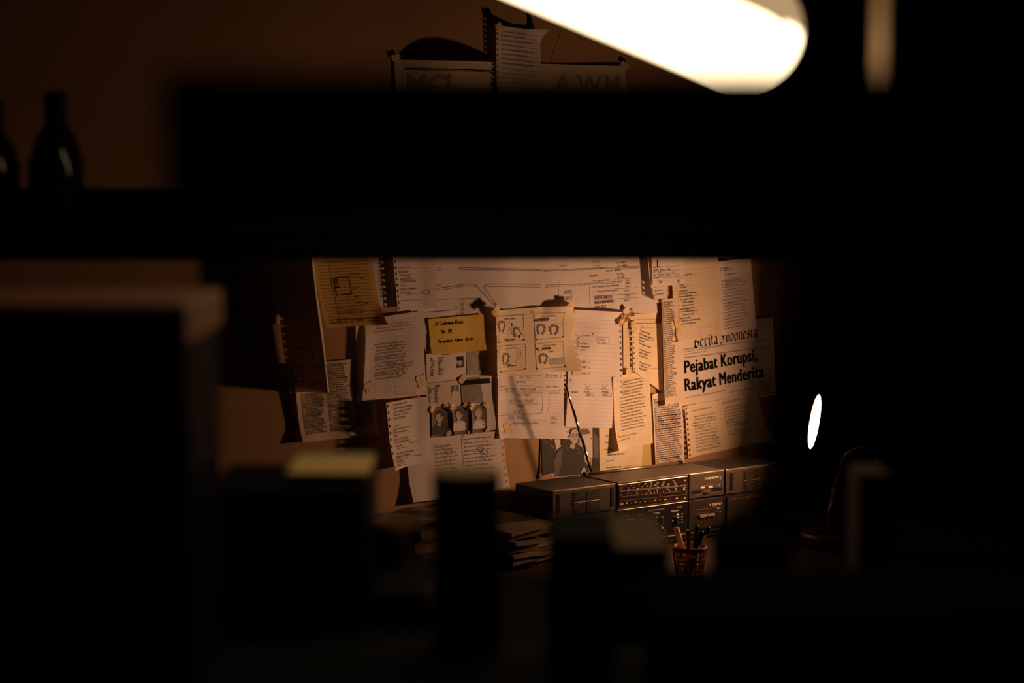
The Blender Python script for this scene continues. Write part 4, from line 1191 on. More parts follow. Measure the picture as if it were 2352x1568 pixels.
def blackletter(s, x, y, h, xe):
    "broad-nib lettering: every stroke swept by a nib held at 40 degrees"
    BL_ = {
        'B': ([[(0, 6.2), (.8, 6.8), (1.6, 6.3)], [(1, 6.5), (1, .4)], [(0, .3), (1, .6), (2, 0), (3.2, .8), (3.4, 2.2), (2.6, 3.2), (1.4, 3.5)], [(1.4, 6.2), (2.4, 6.9), (3.2, 6), (3, 4.6), (1.8, 3.5)], [(-.6, -.8), (.8, .2), (2.2, -.3)]], 4.2),
        'I': ([[(0, 6), (1, 6.9), (2.2, 6.2), (3, 6.8)], [(2, 6.4), (1.6, 4), (1.9, 1.4), (.9, .1), (-.6, .4), (-.9, -.9)], [(.4, 3.4), (2.8, 3.6)]], 3.6),
        'e': ([[(1.4, 4.2), (.4, 3.4), (.4, .9), (1.2, 0), (2.3, .8)], [(1.4, 4.2), (2.2, 3.4), (.6, 2)]], 2.9), 'r': ([[(0, 3.8), (.6, 4.2), (.6, .4), (1.2, 0)], [(.8, 3.4), (1.6, 4.2), (2.3, 3.5)]], 2.8),
        'i': ([[(0, 3.8), (.6, 4.2), (.6, .5), (1.2, 0)], [(.5, 5.8), (.9, 5.4)]], 1.8), 't': ([[(.7, 5.4), (.7, .6), (1.3, 0), (2, .6)], [(0, 4), (1.8, 4)]], 2.3),
        'a': ([[(.3, 3.8), (1.1, 4.3), (2, 3.5), (2, .5), (2.6, 0)], [(1.9, 2.3), (.6, 1.8), (.4, .7), (1, 0), (1.9, .8)]], 3.0), 'n': ([[(0, 3.8), (.6, 4.2), (.6, .4), (1, 0)], [(.8, 3.5), (1.7, 4.2), (2.3, 3.4), (2.3, .5), (2.9, 0)]], 3.3),
        'd': ([[(2.2, 4), (.9, 4.2), (.4, 3.3), (.4, .9), (1.2, 0), (2.2, .8), (2.3, 3.2), (1.4, 5.2), (.2, 6.1)]], 3.0), 'o': ([[(1.3, 4.2), (.4, 3.4), (.4, .8), (1.2, 0), (2.2, .8), (2.2, 3.3), (1.3, 4.2)]], 2.9),
        's': ([[(2.2, 3.6), (1.4, 4.2), (.5, 3.4), (.8, 2.5), (1.9, 1.8), (2.1, .8), (1.2, 0), (.2, .6)]], 2.7), ' ': ([], 2.4)}
    tot = sum(BL_[c][1] for c in s)
    P = px_plane([(x, y)], pg.d)[0]; Q = px_plane([(xe, y)], pg.d)[0]
    sc = h * .00095 / 6.8
    sx = (Q[0] - P[0]) / tot
    nib = np.array([.40, .34])
    R = np.array([[math.cos(a_), math.sin(a_)], [-math.sin(a_), math.cos(a_)]])
    cx = 0
    for c in s:
        st, wd = BL_[c]
        for pl in st:
            for p, q in zip(pl[:-1], pl[1:]):
                p, q = np.array(p), np.array(q)
                if (q - p) @ np.array([-nib[1], nib[0]]) < 0: p, q = q, p
                quad = np.array([p - nib, p + nib, q + nib, q - nib]); quad[:, 0] += cx
                V = P + (quad * np.array([sx, sc])) @ R
                pg._emit('masthead', INK, V, [(0, 1, 2, 3)], .0004)
        cx += wd


blackletter('Berita Indonesia', 1592, 798, 31, 1739)
pg.done()
# --- news strip with torn edge
pg = Page((1508, 690), (1549, 684), (1574, 925), (1517, 932), 9.5 * mm, [('L', .016, .35, 1.3), ('wave', .002, .5, 1, 0)])
pg.sheet('newspaper_cutting', P_NEWS, 'long slanting strip of newspaper left of the headline', 'newspaper cutting', GN, nv=30, nu=12, torn=[('B', .006), ('R', .012)])
pg.fill(.06, .80, .03, .92, 50, 3.7, .8, INK_N, 'printed_text', WORDS, .04, jit=0, wid=.76)
pg.done()
# --- right lower notes
pg = Page((1568, 932), (1738, 902), (1769, 1010), (1577, 1051), 8 * mm, [('L', .007, .3, 1.2), ('BR', .014, .3, .4), ('fold', .42, .006, .25)])
pg.sheet('notebook_page', P_CREAM, 'tilted punched page with two columns below the front page', 'notebook page', GN, holes=('L', 10, 3 * mm, 5.2 * mm), nu=22)
pg.rules(.08, .97, 16, .07, .98, w=.6); pg.vline(.46, .03, .97, RULE_R, .7)
pg.text('Date', 1583, 919, 4, .7, INK_F)
pg.fill(.11, .43, .10, .95, 15, 4.6, rag=.3, seed=61, under=.22, ring=.08, skip=.15, wid=.72); pg.fill(.50, .90, .08, .80, 14, 4.6, rag=.35, seed=62, under=.25, ring=.08, skip=.2, wid=.72)
pg.ellipse(1626, 960, 4, 3, 1.0, INK); pg.ellipse(1635, 959, 5, 3.2, 1.0, INK); pg.ellipse(1592, 974, 6, 3.6, 1.0, INK); pg.ellipse(1700, 972, 8, 3.2, 1.0, INK)
pg.done()

# scratches and plaster crack on the wall
sf = Surf(0.0)
CRK = mat('plaster_crack', (.10, .07, .04), .9)
sf.line([(1293, 60), (1285, 80), (1279, 100), (1270, 120), (1265, 142)], .9, CRK, 'crack')
for (x, y) in ((970, 70), (1070, 34), (1084, 66), (1110, 105), (1280, 112), (1330, 85), (805, 1028), (790, 1040)):
    sf.line([(x, y), (x + 1.5, y + 4)], 1.4, CRK, 'scratch')
sf.line([(1336, 84), (1342, 96), (1348, 90), (1355, 100), (1362, 98)], .7, CRK, 'scribble'); sf.line([(1334, 92), (1344, 88), (1350, 104)], .7, CRK, 'scribble')
sf.finish(wall)

# ================================================================== desk
dk = empty('desk', (0.2, -.45, 0), 'dark wooden desk standing against the papered wall', 'desk')
MB().wbox(-1.3, 1.9, -.85, -.005, DESK - .035, DESK, bev=.004).build('desktop', DARKWOOD, dk)
for x in (-1.22, 1.82):
    for y in (-.8, -.06):
        MB().wbox(x - .03, x + .03, y - .03, y + .03, 0, DESK - .035, bev=.003).build('leg', DARKWOOD, dk)
MB().wbox(-1.19, 1.79, -.06, -.04, DESK - .14, DESK - .035).build('apron', DARKWOOD, dk)

# ================================================================== radio cassette player
FD = 0.212                                   # front of the player, distance from the wall
BD = 0.132
ZT = px_plane([(1420, 1109)], FD)[0][1]      # top of the front
ZM = px_plane([(1420, 1170)], FD)[0][1]      # seam between the upper and the lower tier
ZL = px_plane([(1530, 1227)], FD)[0][1]      # seam above the cassette deck
def BX(px, py=1135):
    return px_plane([(px, py)], FD)[0][0]
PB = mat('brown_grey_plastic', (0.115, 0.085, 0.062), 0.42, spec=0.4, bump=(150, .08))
PF = mat('shaded_fascia_plastic', (0.042, 0.031, 0.023), 0.5, spec=0.3, bump=(150, .08))  # same plastic as the top cover, front's shade put into a darker colour
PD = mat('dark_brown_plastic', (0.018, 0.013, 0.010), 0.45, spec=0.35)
PK = mat('black_panel', (0.008, 0.007, 0.007), 0.35, spec=0.4)
PG = mat('grille_black', (0.010, 0.009, 0.009), 0.6, spec=0.2, bump=(700, .6))
CHR = mat('chrome', (0.75, 0.68, 0.58), 0.22, metal=1.0)
TRIM = mat('satin_metal_trim', (0.45, 0.36, 0.26), 0.35, metal=0.8)
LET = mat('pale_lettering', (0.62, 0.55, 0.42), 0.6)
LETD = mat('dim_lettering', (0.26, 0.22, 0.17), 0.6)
xl0, xl1, xc0, xc1, xt1 = BX(1268), BX(1415), BX(1419), BX(1581), BX(1662)
xr0 = BX(1666)
xr1 = xr0 + (xl1 - xl0)
bb = empty('radio_cassette_player', ((xl0 + xr1) / 2, -FD + BD / 2, DESK), 'wide dark brown radio cassette player with raised aerial on the desk', 'radio')
yF, yB = -FD, -FD + BD
for (a, b, nm) in ((xl0, xl1, 'speaker_unit'), (xr0, xr1, 'speaker_unit')):
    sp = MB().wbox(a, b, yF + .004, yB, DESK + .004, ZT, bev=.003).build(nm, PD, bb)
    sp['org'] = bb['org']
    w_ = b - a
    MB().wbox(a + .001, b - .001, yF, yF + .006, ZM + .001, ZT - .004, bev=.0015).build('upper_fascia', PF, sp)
    MB().wbox(a + .002, b - .002, yF - .0005, yF + .004, ZT - .0035, ZT + .0005, bev=.001).build('edge_trim', TRIM, sp)
    gx0, gx1 = a + w_ * .30, a + w_ * .735
    g = MB()
    g.wbox(gx0, gx1, yF - .0006, yF + .002, ZM + .004, ZT - .007)
    g.build('vent_plate', PD, sp)
    sl = MB()
    n = 13
    zz = np.linspace(ZM + .008, ZT - .011, n)
    for k, z in enumerate(zz):
        for (p, q) in ((.08, .46), (.54, .88)):
            sl.wbox(gx0 + (gx1 - gx0) * p, gx0 + (gx1 - gx0) * q, yF - .0022, yF, z - .0009, z + .0007)
    o = sl.build('vent_slats', PF, sp)
    o['kind'] = 'stuff'
    zc = (zz[0] + zz[-1]) / 2
    MB().wbox(gx0 + .002, gx1 - .002, yF - .0032, yF, zc - .0008, zc + .0008, bev=.0004).build('vent_bar', TRIM, sp)
    for q in (.075, .91):
        MB().wbox(a + w_ * q, a + w_ * q + .0085, yF - .0008, yF + .002, ZM + .007, ZT - .009).build('finger_slot', PK, sp)
        MB().wbox(a + w_ * q - .001, a + w_ * q + .0095, yF - .0012, yF + .002, ZM + .0055, ZM + .0068).build('slot_edge', TRIM, sp)
    MB().wbox(a + .004, b - .004, yF - .002, yF + .004, DESK + .01, ZM - .004, bev=.002).build('speaker_grille', PG, sp)
    dots = MB()
    for i in range(34):
        for j in range(2):
            dots.wbox(a + .010 + i * (w_ - .02) / 34, a + .0115 + i * (w_ - .02) / 34, yF - .0026, yF - .0018, ZM - .010 - j * .003, ZM - .0086 - j * .003)
    od = dots.build('grille_dots', mat('grille_red', (.30, .05, .04), .5) if nm and a == xr0 else PB, sp)
    od['kind'] = 'stuff'
# central unit
def HX(px):
    return on_plane(px, 1085, -(yB - .012)).x
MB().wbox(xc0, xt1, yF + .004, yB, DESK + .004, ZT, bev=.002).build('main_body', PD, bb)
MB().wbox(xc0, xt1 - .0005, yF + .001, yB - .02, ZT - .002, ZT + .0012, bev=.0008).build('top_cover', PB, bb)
MB().tube([(HX(1345), yB - .012, ZT + .003), (HX(1562), yB - .012, ZT + .003)], .0035).build('carry_handle', TRIM, bb, smooth=True)
for x in (HX(1345), HX(1562)):
    MB().wbox(x - .004, x + .004, yB - .018, yB - .006, ZT - .002, ZT + .008, bev=.001).build('handle_pivot', PK, bb)
dial = MB().wbox(xc0 + .001, xc1 - .001, yF - .001, yF + .005, ZM + .002, ZT - .003, bev=.001).build('dial_frame', TRIM, bb)
dial['org'] = bb['org']
MB().wbox(xc0 + .0022, xc1 - .0022, yF - .0018, yF + .004, ZM + .0035, ZT - .0045).build('dial_glass', mat('dial_brown', (.022, .012, .008), .25, spec=.5), dial)
tb = MB().wbox(xc1 + .001, xt1 - .001, yF - .002, yF + .005, ZM + .002, ZT - .001, bev=.0015).build('tuner_fascia', PF, bb)
tb['org'] = bb['org']
MB().wbox(xc1 + .001, xt1 - .001, yF - .0025, yF + .004, ZT - .0022, ZT + .0006, bev=.0006).build('edge_trim', TRIM, bb)
tx0, tx1 = BX(1588, 1125), BX(1657, 1115)
tz = px_plane([(1620, 1127)], FD)[0][1]
MB().wbox(tx0, tx1, yF - .0024, yF + .002, tz - .0045, tz + .0045).build('tuning_slot', PK, tb)
MB().wbox(tx0, tx1, yF - .0032, yF, tz - .0055, tz - .0045).build('slot_edge', TRIM, tb)
whl = MB()
V_ = []
cxw, rw = (tx0 + tx1) / 2 - .003, .021
whl.lathe((cxw, yF + .0135, tz - .004), (0, 0, 1), [(0, rw * .985), (.0012, rw), (.0068, rw), (.008, rw * .985)], 60)
whl.build('tuning_wheel', mat('dark_knurl', (.05, .04, .03), .4, spec=.5), tb)
kn = MB()
for k in range(90):
    t = 2 * math.pi * k / 90
    if math.sin(t) < -.6:
        kn.wbox(cxw + rw * math.cos(t) - .00025, cxw + rw * math.cos(t) + .00025, yF + .0135 + rw * math.sin(t) - .0004, yF + .0135 + rw * math.sin(t), tz - .0025, tz + .0025)
kn.build('wheel_ridges', TRIM, tb)['kind'] = 'stuff'
lo = MB().wbox(xc0 + .001, xc1 - .001, yF, yF + .005, ZL + .001, ZM - .002, bev=.001).build('control_panel', PK, bb)
lo['org'] = bb['org']
MB().wbox(xc0 + .001, xc1 - .001, yF - .002, yF + .004, ZM - .0028, ZM - .0012, bev=.0006).build('panel_trim', TRIM, bb)
vo = MB().wbox(xc1 + .001, xt1 - .001, yF - .001, yF + .005, ZL + .001, ZM - .002, bev=.001).build('volume_panel', PD, bb)
vo['org'] = bb['org']
MB().wbox(xc0 + .001, xt1 - .001, yF + .001, yF + .006, DESK + .012, ZL - .003, bev=.002).build('cassette_door', PD, bb)
MB().wbox(BX(1528, 1226), BX(1576, 1220), yF - .002, yF + .003, ZL - .006, ZL - .0035, bev=.0006).build('door_trim', CHR, bb)
# controls
def ctl(px, py, w, h, m, name, par, dep=.004):
    c = px_plane([(px, py)], FD)[0]
    MB().wbox(c[0] - w / 2, c[0] + w / 2, yF - dep, yF + .001, c[1] - h / 2, c[1] + h / 2, bev=.0006).build(name, m, par)
for (x, y) in ((1450, 1205), (1469, 1201), (1488, 1198)):
    ctl(x, y, .003, .022, PD, 'slider_slot', lo, .0012)
    ctl(x - 1.5, y, .0012, .020, TRIM, 'slider_edge', lo, .004)
ctl(1521, 1195, .002, .021, TRIM, 'slider_edge', lo); ctl(1517, 1196, .007, .018, PK, 'slider_knob', lo, .006)
ctl(1552, 1193, .005, .014, CHR, 'function_lever', lo, .008); ctl(1556, 1194, .005, .020, PK, 'lever_slot', lo, .003)
ctl(1555.5, 1181, .007, .0036, mat('white_marker', (.85, .8, .7), .5), 'indicator', lo, .002); ctl(1545, 1195, .0055, .0036, mat('green_marker', (.30, .38, .27), .5), 'indicator', lo, .002)
ctl(1445, 1193, .007, .0030, mat('white_marker', (.85, .8, .7), .5), 'indicator', lo, .002); ctl(1452, 1192, .005, .0030, mat('green_marker', (.30, .38, .27), .5), 'indicator', lo, .002)
ctl(1622, 1184, .066, .007, PK, 'volume_slot', vo, .0014); ctl(1622, 1183, .044, .0062, mat('slider_tan', (.20, .15, .10), .45), 'volume_slider', vo, .005); ctl(1623, 1185, .004, .005, PK, 'slider_notch', vo, .0062)
# red pointer
c = px_plane([(1514.5, 1137)], FD)[0]
MB().wbox(c[0] - .0009, c[0] + .0009, yF - .0026, yF - .001, c[1] - .0030, c[1] + .0030).build('dial_pointer', mat('red_pointer', (.75, .05, .02), .4), dial)
# lettering
sf = Surf(FD + .0020); sf.eps = .0003
q4 = lambda x0, y0, x1, y1, h: [(x0, y0), (x1, y1), (x1, y1 + h), (x0, y0 + h)]
sf.poly(q4(1424, 1125.5, 1560, 1113.6, 4.2), mat('dial_band', (.10, .075, .065), .5), 'dial_scale'); sf.poly(q4(1562, 1113.4, 1577, 1112, 4.2), mat('dial_band', (.10, .075, .065), .5), 'dial_scale')
sf.poly(q4(1424, 1141, 1561, 1128.5, 8.5), PK, 'dial_scale')
for p, q in (((1424, 1140.6), (1561, 1128)), ((1424, 1150), (1561, 1136.6))):
    sf.line([p, q], .7, LETD, 'dial_scale')
sf.line([(1562, 1128), (1577, 1126.5), (1577, 1135), (1562, 1136.5)], .6, LETD, 'dial_scale', closed=True); sf.line([(1423, 1114), (1431, 1113.3), (1431, 1118), (1423, 1118.8)], .5, LETD, 'dial_scale', closed=True)
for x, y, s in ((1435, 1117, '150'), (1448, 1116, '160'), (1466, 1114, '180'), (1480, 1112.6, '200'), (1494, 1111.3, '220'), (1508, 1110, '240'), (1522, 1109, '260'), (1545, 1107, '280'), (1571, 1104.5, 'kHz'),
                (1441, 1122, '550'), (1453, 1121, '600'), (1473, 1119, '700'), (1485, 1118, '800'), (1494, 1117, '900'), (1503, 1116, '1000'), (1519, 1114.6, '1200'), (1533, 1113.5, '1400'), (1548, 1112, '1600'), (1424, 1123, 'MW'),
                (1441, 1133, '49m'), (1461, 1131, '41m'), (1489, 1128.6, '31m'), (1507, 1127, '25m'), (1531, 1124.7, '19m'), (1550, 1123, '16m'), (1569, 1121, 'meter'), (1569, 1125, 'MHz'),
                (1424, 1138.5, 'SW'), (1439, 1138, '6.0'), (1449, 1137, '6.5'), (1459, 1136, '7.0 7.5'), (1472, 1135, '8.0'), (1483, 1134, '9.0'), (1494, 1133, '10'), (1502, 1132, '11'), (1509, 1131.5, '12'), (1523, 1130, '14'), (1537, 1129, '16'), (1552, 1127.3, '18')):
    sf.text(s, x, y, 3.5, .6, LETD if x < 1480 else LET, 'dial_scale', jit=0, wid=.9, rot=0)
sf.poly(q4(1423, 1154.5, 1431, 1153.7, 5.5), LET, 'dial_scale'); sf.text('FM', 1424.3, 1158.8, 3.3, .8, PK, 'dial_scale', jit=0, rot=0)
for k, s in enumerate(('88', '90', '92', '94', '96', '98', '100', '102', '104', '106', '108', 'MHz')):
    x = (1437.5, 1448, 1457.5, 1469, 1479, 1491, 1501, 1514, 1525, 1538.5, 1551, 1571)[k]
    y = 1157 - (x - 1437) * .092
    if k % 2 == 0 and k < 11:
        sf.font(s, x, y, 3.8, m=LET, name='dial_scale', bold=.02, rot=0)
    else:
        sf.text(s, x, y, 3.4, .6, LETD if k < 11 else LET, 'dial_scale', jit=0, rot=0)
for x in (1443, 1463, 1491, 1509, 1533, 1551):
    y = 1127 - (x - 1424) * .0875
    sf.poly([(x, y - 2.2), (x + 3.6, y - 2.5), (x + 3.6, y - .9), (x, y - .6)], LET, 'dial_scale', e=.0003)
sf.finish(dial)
sf = Surf(FD + .0023)
sf.font('THOMSON', 1618, 1101.5, 5.0, width=1650, m=LET, bold=.02, rot=0, name='lettering')
sf.ellipse(1654.5, 1097.5, 2.6, 2.9, 1.1, LET, 'lettering', 60, 330); sf.line([(1653, 1099.5), (1656, 1095)], 1.0, LET, 'lettering')
sf.line([(1589, 1117.5), (1657, 1110.5)], .6, LETD, 'lettering')
sf.poly(q4(1609, 1117.5, 1618.5, 1116.6, 4), LET, 'lettering'); sf.poly(q4(1627.5, 1115.8, 1637, 1114.9, 4), LET, 'lettering')
sf.text('TUNING', 1647, 1115.5, 2.4, .6, LETD, 'lettering', jit=0, rot=0)
sf.finish(tb)
sf = Surf(FD + .0003)
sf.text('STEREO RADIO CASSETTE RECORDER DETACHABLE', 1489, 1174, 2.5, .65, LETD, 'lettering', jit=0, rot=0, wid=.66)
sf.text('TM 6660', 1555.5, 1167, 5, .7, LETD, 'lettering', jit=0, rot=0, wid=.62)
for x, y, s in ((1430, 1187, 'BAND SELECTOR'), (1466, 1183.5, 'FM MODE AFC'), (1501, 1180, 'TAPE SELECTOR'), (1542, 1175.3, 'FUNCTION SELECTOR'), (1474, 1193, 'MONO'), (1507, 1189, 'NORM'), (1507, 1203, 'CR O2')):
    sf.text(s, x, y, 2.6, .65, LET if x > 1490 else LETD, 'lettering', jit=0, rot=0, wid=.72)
for k, s in enumerate(('RADIO', 'TAPE', 'AUX', 'PHONO')):
    y = 1181.5 + k * 6.2
    sf.text(s, 1565, y - .4, 2.4, .65, LET, 'lettering', jit=0, rot=0, wid=.62); sf.line([(1558, y - .4), (1564, y - 1)], .6, LETD, 'lettering')
sf.finish(lo)
sf = Surf(FD + .0013)
sf.font('4 BAND', 1628, 1161.5, 5.4, width=1657, m=LET, name='lettering', rot=0); sf.text('STEREO WIDE SYSTEM', 1635.5, 1163.2, 1.8, .5, LETD, 'lettering', jit=0, rot=0, wid=.7)
sf.line([(1589, 1171.5), (1657, 1164.5)], .7, LETD, 'lettering'); sf.text('VOLUME', 1646.5, 1168.7, 2.4, .6, LET, 'lettering', jit=0, rot=0)
for k in range(30):
    x = 1597 + k * 2
    y = 1180 - (x - 1597) * .1
    sf.line([(x, y), (x, y - (3.4 if k % 3 == 0 and k < 16 else 1.4))], .5, LETD, 'lettering')
sf.text('MAX', 1652, 1175.5, 2, .5, LETD, 'lettering', jit=0, rot=0); sf.text('MIN', 1589, 1182, 2, .5, LETD, 'lettering', jit=0, rot=0)
sf.finish(vo)
# aerial
ya = yB - .005
p0 = on_plane(1361, 1090, -ya); p1 = on_plane(1298, 881, -ya)
p0 = Vector((p0.x, ya, max(p0.z, ZT - .002)))
d_ = p1 - p0
MB().lathe((p0.x, ya, ZT - .003), (0, 0, 1), [(0, .006), (.005, .006), (.008, .004)], 16).build('aerial_pivot', CHR, bb, smooth=True)
ae = MB()
for (t0, t1, r) in ((0, .40, .0036), (.39, .72, .0031), (.71, .985, .0026)):
    ae.tube([p0 + d_ * t0, p0 + d_ * t1], r, 14)
ae.build('aerial', CHR, bb, smooth=True)
MB().tube([p0 + d_ * .98, p0 + d_ * 1.0], .0038, 14).build('aerial_tip', PK, bb)

# ================================================================== desk lamp
LP = at(1871, 968, 4.29)
axis = (RT * -.985 + VU * .165 + FW * -.03).normalized()
LMAT = mat('brown_enamel', (0.055, 0.032, 0.022), 0.35, spec=0.5)
base_c = on_level(1915, 1252, DESK)
lamp = empty('desk_lamp', base_c, 'lit small gooseneck desk lamp pointing left at the papers', 'lamp')
MB().lathe(base_c, (0, 0, 1), [(0, .070), (.002, .073), (.024, .073), (.029, .070), (.030, .064)], 48).build('base', LMAT, lamp, smooth=True)
sw = base_c + RT * -.03 + FH * -.01
MB().box(sw + UP * .032, RT * .011, FH * .004, UP * .003, bev=.001).build('switch', PK, lamp)
R_ = .0600
sh = MB()
sh.lathe(LP, axis, [(-.150, .006), (-.149, .020), (-.143, .030), (-.130, .0345), (-.100, .0345), (-.095, .030), (-.085, .030), (-.060, .038), (-.030, .050), (.0, R_ + .001), (.0008, R_ + .0003), (.0, R_ - .0003), (-.030, .0492), (-.060, .0372), (-.080, .0285)], 48, cap=False)
sh.build('shade', LMAT, lamp, smooth=True)
MB().lathe(LP, axis, [(-.134, .0352), (-.132, .0356), (-.104, .0356), (-.102, .0352)], 48, cap=False).build('socket_collar', LMAT, lamp, smooth=True)
MB().lathe(LP, axis, [(-.0002, R_ - .0008), (-.030, .0484), (-.060, .0364), (-.078, .0277), (-.079, .001)], 48, cap=False).build('reflector', mat('white_reflector', (.85, .80, .72), .6), lamp, smooth=True)
MB().lathe(LP, axis, [(-.075, .014), (-.060, .016), (-.048, .026), (-.034, .034), (-.022, .034), (-.0175, .031), (-.0165, .001)], 32).build('bulb', mat('lit_bulb_glass', (1, .9, .7), .5, emit=((1.0, .78, .52), 14.0)), lamp, smooth=True)
hb = LP + axis * -.118 - VU * .032
pn = [hb + VU * .012, hb - VU * .006, at(1950, 1050, 4.29), at(1938, 1085, 4.28), at(1925, 1120, 4.26), at(1916, 1170, 4.24), base_c + FH * .02 + UP * .03]
path = spline(pn, 26)
rad = [.0115 * (1 + (.10 if k % 2 else -.04)) for k in range(len(path))]
MB().tube(path, rad, 16).build('gooseneck', LMAT, lamp)
MB().lathe(hb + VU * .006, -VU, [(0, .018), (.006, .018), (.012, .013)], 20).build('neck_joint', CHR, lamp, smooth=True)
ld = bpy.data.lights.new('bulb_light', 'AREA')
ld.shape = 'DISK'
ld.size = .062
ld.energy = LAMP_POWER
ld.color = LAMP_COL
lo_ = bpy.data.objects.new('bulb_light', ld)
C.objects.link(lo_)
lo_.matrix_world = Matrix.Translation(LP + axis * -.0155) @ axis.to_track_quat('-Z', 'Y').to_matrix().to_4x4()
lo_.parent = lamp
lo_.matrix_parent_inverse = Matrix.Translation(lamp.location).inverted()

# ================================================================== pen basket and pens
BASK = mat('orange_plastic', (0.45, 0.12, 0.03), 0.45, spec=0.4)
rim_h = DESK + .064
bc = on_level(1584, 1254, rim_h)
bc = Vector((bc.x, bc.y, DESK))
bk = empty('pen_basket', bc, 'orange lattice plastic pen basket in front of the radio', 'pen basket')
RB0, RB1 = .026, .0335
MB().lathe(bc, (0, 0, 1), [(.0, RB0), (.003, RB0), (.003, RB0 - .002), (.0031, .001)], 28).build('basket_floor', BASK, bk)
ri = MB()
ri.lathe(bc, (0, 0, 1), [(.056, RB1 - .0015), (.056, RB1 + .0012), (.064, RB1 + .0016), (.065, RB1), (.064, RB1 - .0015), (.056, RB1 - .0015)], 36, cap=False)
ri.build('rim', BASK, bk, smooth=True)
lt = MB()
for k in range(20):
    t = 2 * math.pi * k / 20
    e_ = Vector((math.cos(t), math.sin(t), 0))
    lt.tube([bc + e_ * RB0 + UP * .001, bc + e_ * RB1 + UP * .058], .0013, 6)
for j in range(5):
    h_ = .008 + j * .0095
    r_ = RB0 + (RB1 - RB0) * h_ / .058
    lt.lathe(bc, (0, 0, 1), [(h_, r_ - .0012), (h_, r_ + .0012), (h_ + .0022, r_ + .0012), (h_ + .0022, r_ - .0012), (h_, r_ - .0012)], 20, cap=False)
lt.build('lattice', BASK, bk)


def pen(name, px, py, dz, foot, r, label, mats, cap_t=.75, tip=None):
    z_ = (bc - CAM).dot(FW) + dz
    top = at(px, py, z_)
    ft = bc + Vector((foot[0], foot[1], .004))
    d = (top - ft).normalized()
    L = (top - ft).length
    e = empty(name, ft, label, 'pen', 'pens in the orange basket')
    MB().lathe(ft, d, [(0, r * .25), (.012, r * .8), (.016, r), (L * cap_t, r)], 14).build('barrel', mats[0], e, smooth=True)
    MB().lathe(ft, d, [(L * cap_t, r * 1.12), (L - r * .5, r * 1.08), (L - r * .1, r * .8), (L, r * .3)], 14).build('cap', mats[1], e, smooth=True)
    if tip:
        s_ = d.orthogonal().normalized()
        MB().box(ft + d * (L * (cap_t + .12)) + s_ * (r * 1.35), d * (L * .11), s_ * .0006, d.cross(s_) * .0016, bev=.0003).build('clip', mats[1], e)
    return e


WP = mat('white_plastic', (.88, .84, .78), .5, trans=.25)
SIL = mat('silver_plastic', (.55, .5, .43), .35, metal=.6)
pen('marker_pen', 1553, 1211, .01, (.006, .006), .0052, 'thick white marker leaning left in the orange basket', (WP, WP), .5)
pen('ballpoint_pen', 1579, 1217, -.01, (-.008, -.006), .0042, 'pale silver ballpoint pen standing in the orange basket', (SIL, SIL), .8, True)
pen('ballpoint_pen', 1601, 1205, .0, (-.004, -.010), .0040, 'black ballpoint pen beside the silver pen in the basket', (PK, PK), .7, True)
pen('ballpoint_pen', 1612, 1219, -.012, (-.010, -.012), .0045, 'dark brown pen leaning right in the orange basket', (PD, PD), .7, True)
pen('pencil', 1517, 1206, .01, (.010, .0), .0014, 'thin metal rod leaning far left out of the orange basket', (TRIM, TRIM), .85)
pen('paint_brush', 1628, 1209, .012, (-.014, .004), .0050, 'dark brush with a rounded brown end in the basket', (PK, PB), .86)

# ================================================================== papers and pen on the desk
pile = empty('paper_pile', on_level(1225, 1200, DESK), 'untidy pile of loose sheets beside the end of the radio', 'paper pile')
PX = on_plane(1222, 1190, .14)
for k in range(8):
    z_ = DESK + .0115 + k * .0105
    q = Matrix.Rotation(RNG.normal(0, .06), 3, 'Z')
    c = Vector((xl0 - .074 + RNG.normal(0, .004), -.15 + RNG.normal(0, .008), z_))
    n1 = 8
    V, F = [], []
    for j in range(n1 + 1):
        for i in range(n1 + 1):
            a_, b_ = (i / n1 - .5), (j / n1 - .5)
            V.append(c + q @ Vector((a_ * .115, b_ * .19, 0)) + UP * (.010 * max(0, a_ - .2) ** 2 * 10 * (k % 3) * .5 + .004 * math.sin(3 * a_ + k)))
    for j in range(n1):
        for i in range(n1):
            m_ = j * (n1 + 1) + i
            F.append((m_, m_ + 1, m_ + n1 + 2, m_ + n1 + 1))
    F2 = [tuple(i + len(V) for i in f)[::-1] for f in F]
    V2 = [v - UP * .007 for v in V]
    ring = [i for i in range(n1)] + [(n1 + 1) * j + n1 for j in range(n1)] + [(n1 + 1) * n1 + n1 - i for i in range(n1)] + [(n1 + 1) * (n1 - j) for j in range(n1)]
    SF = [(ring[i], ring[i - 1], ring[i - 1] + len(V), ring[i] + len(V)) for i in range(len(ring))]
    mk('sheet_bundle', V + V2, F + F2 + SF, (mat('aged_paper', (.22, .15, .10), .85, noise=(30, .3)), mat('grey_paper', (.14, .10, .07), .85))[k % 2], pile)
c = on_level(1276, 1226, DESK + .006)
pe = empty('ballpoint_pen', c, 'slim metal pen lying on the desk below the paper pile', 'pen')
dd = (on_level(1290, 1217, DESK + .006) - on_level(1259, 1233, DESK + .006)).normalized()
MB().lathe(c - dd * .03, dd, [(-.02, .001), (-.008, .0028), (.03, .003)], 12).build('barrel', CHR, pe, smooth=True)
MB().lathe(c + dd * .001, dd, [(0, .0034), (.03, .0034), (.034, .002)], 12).build('cap', CHR, pe, smooth=True)
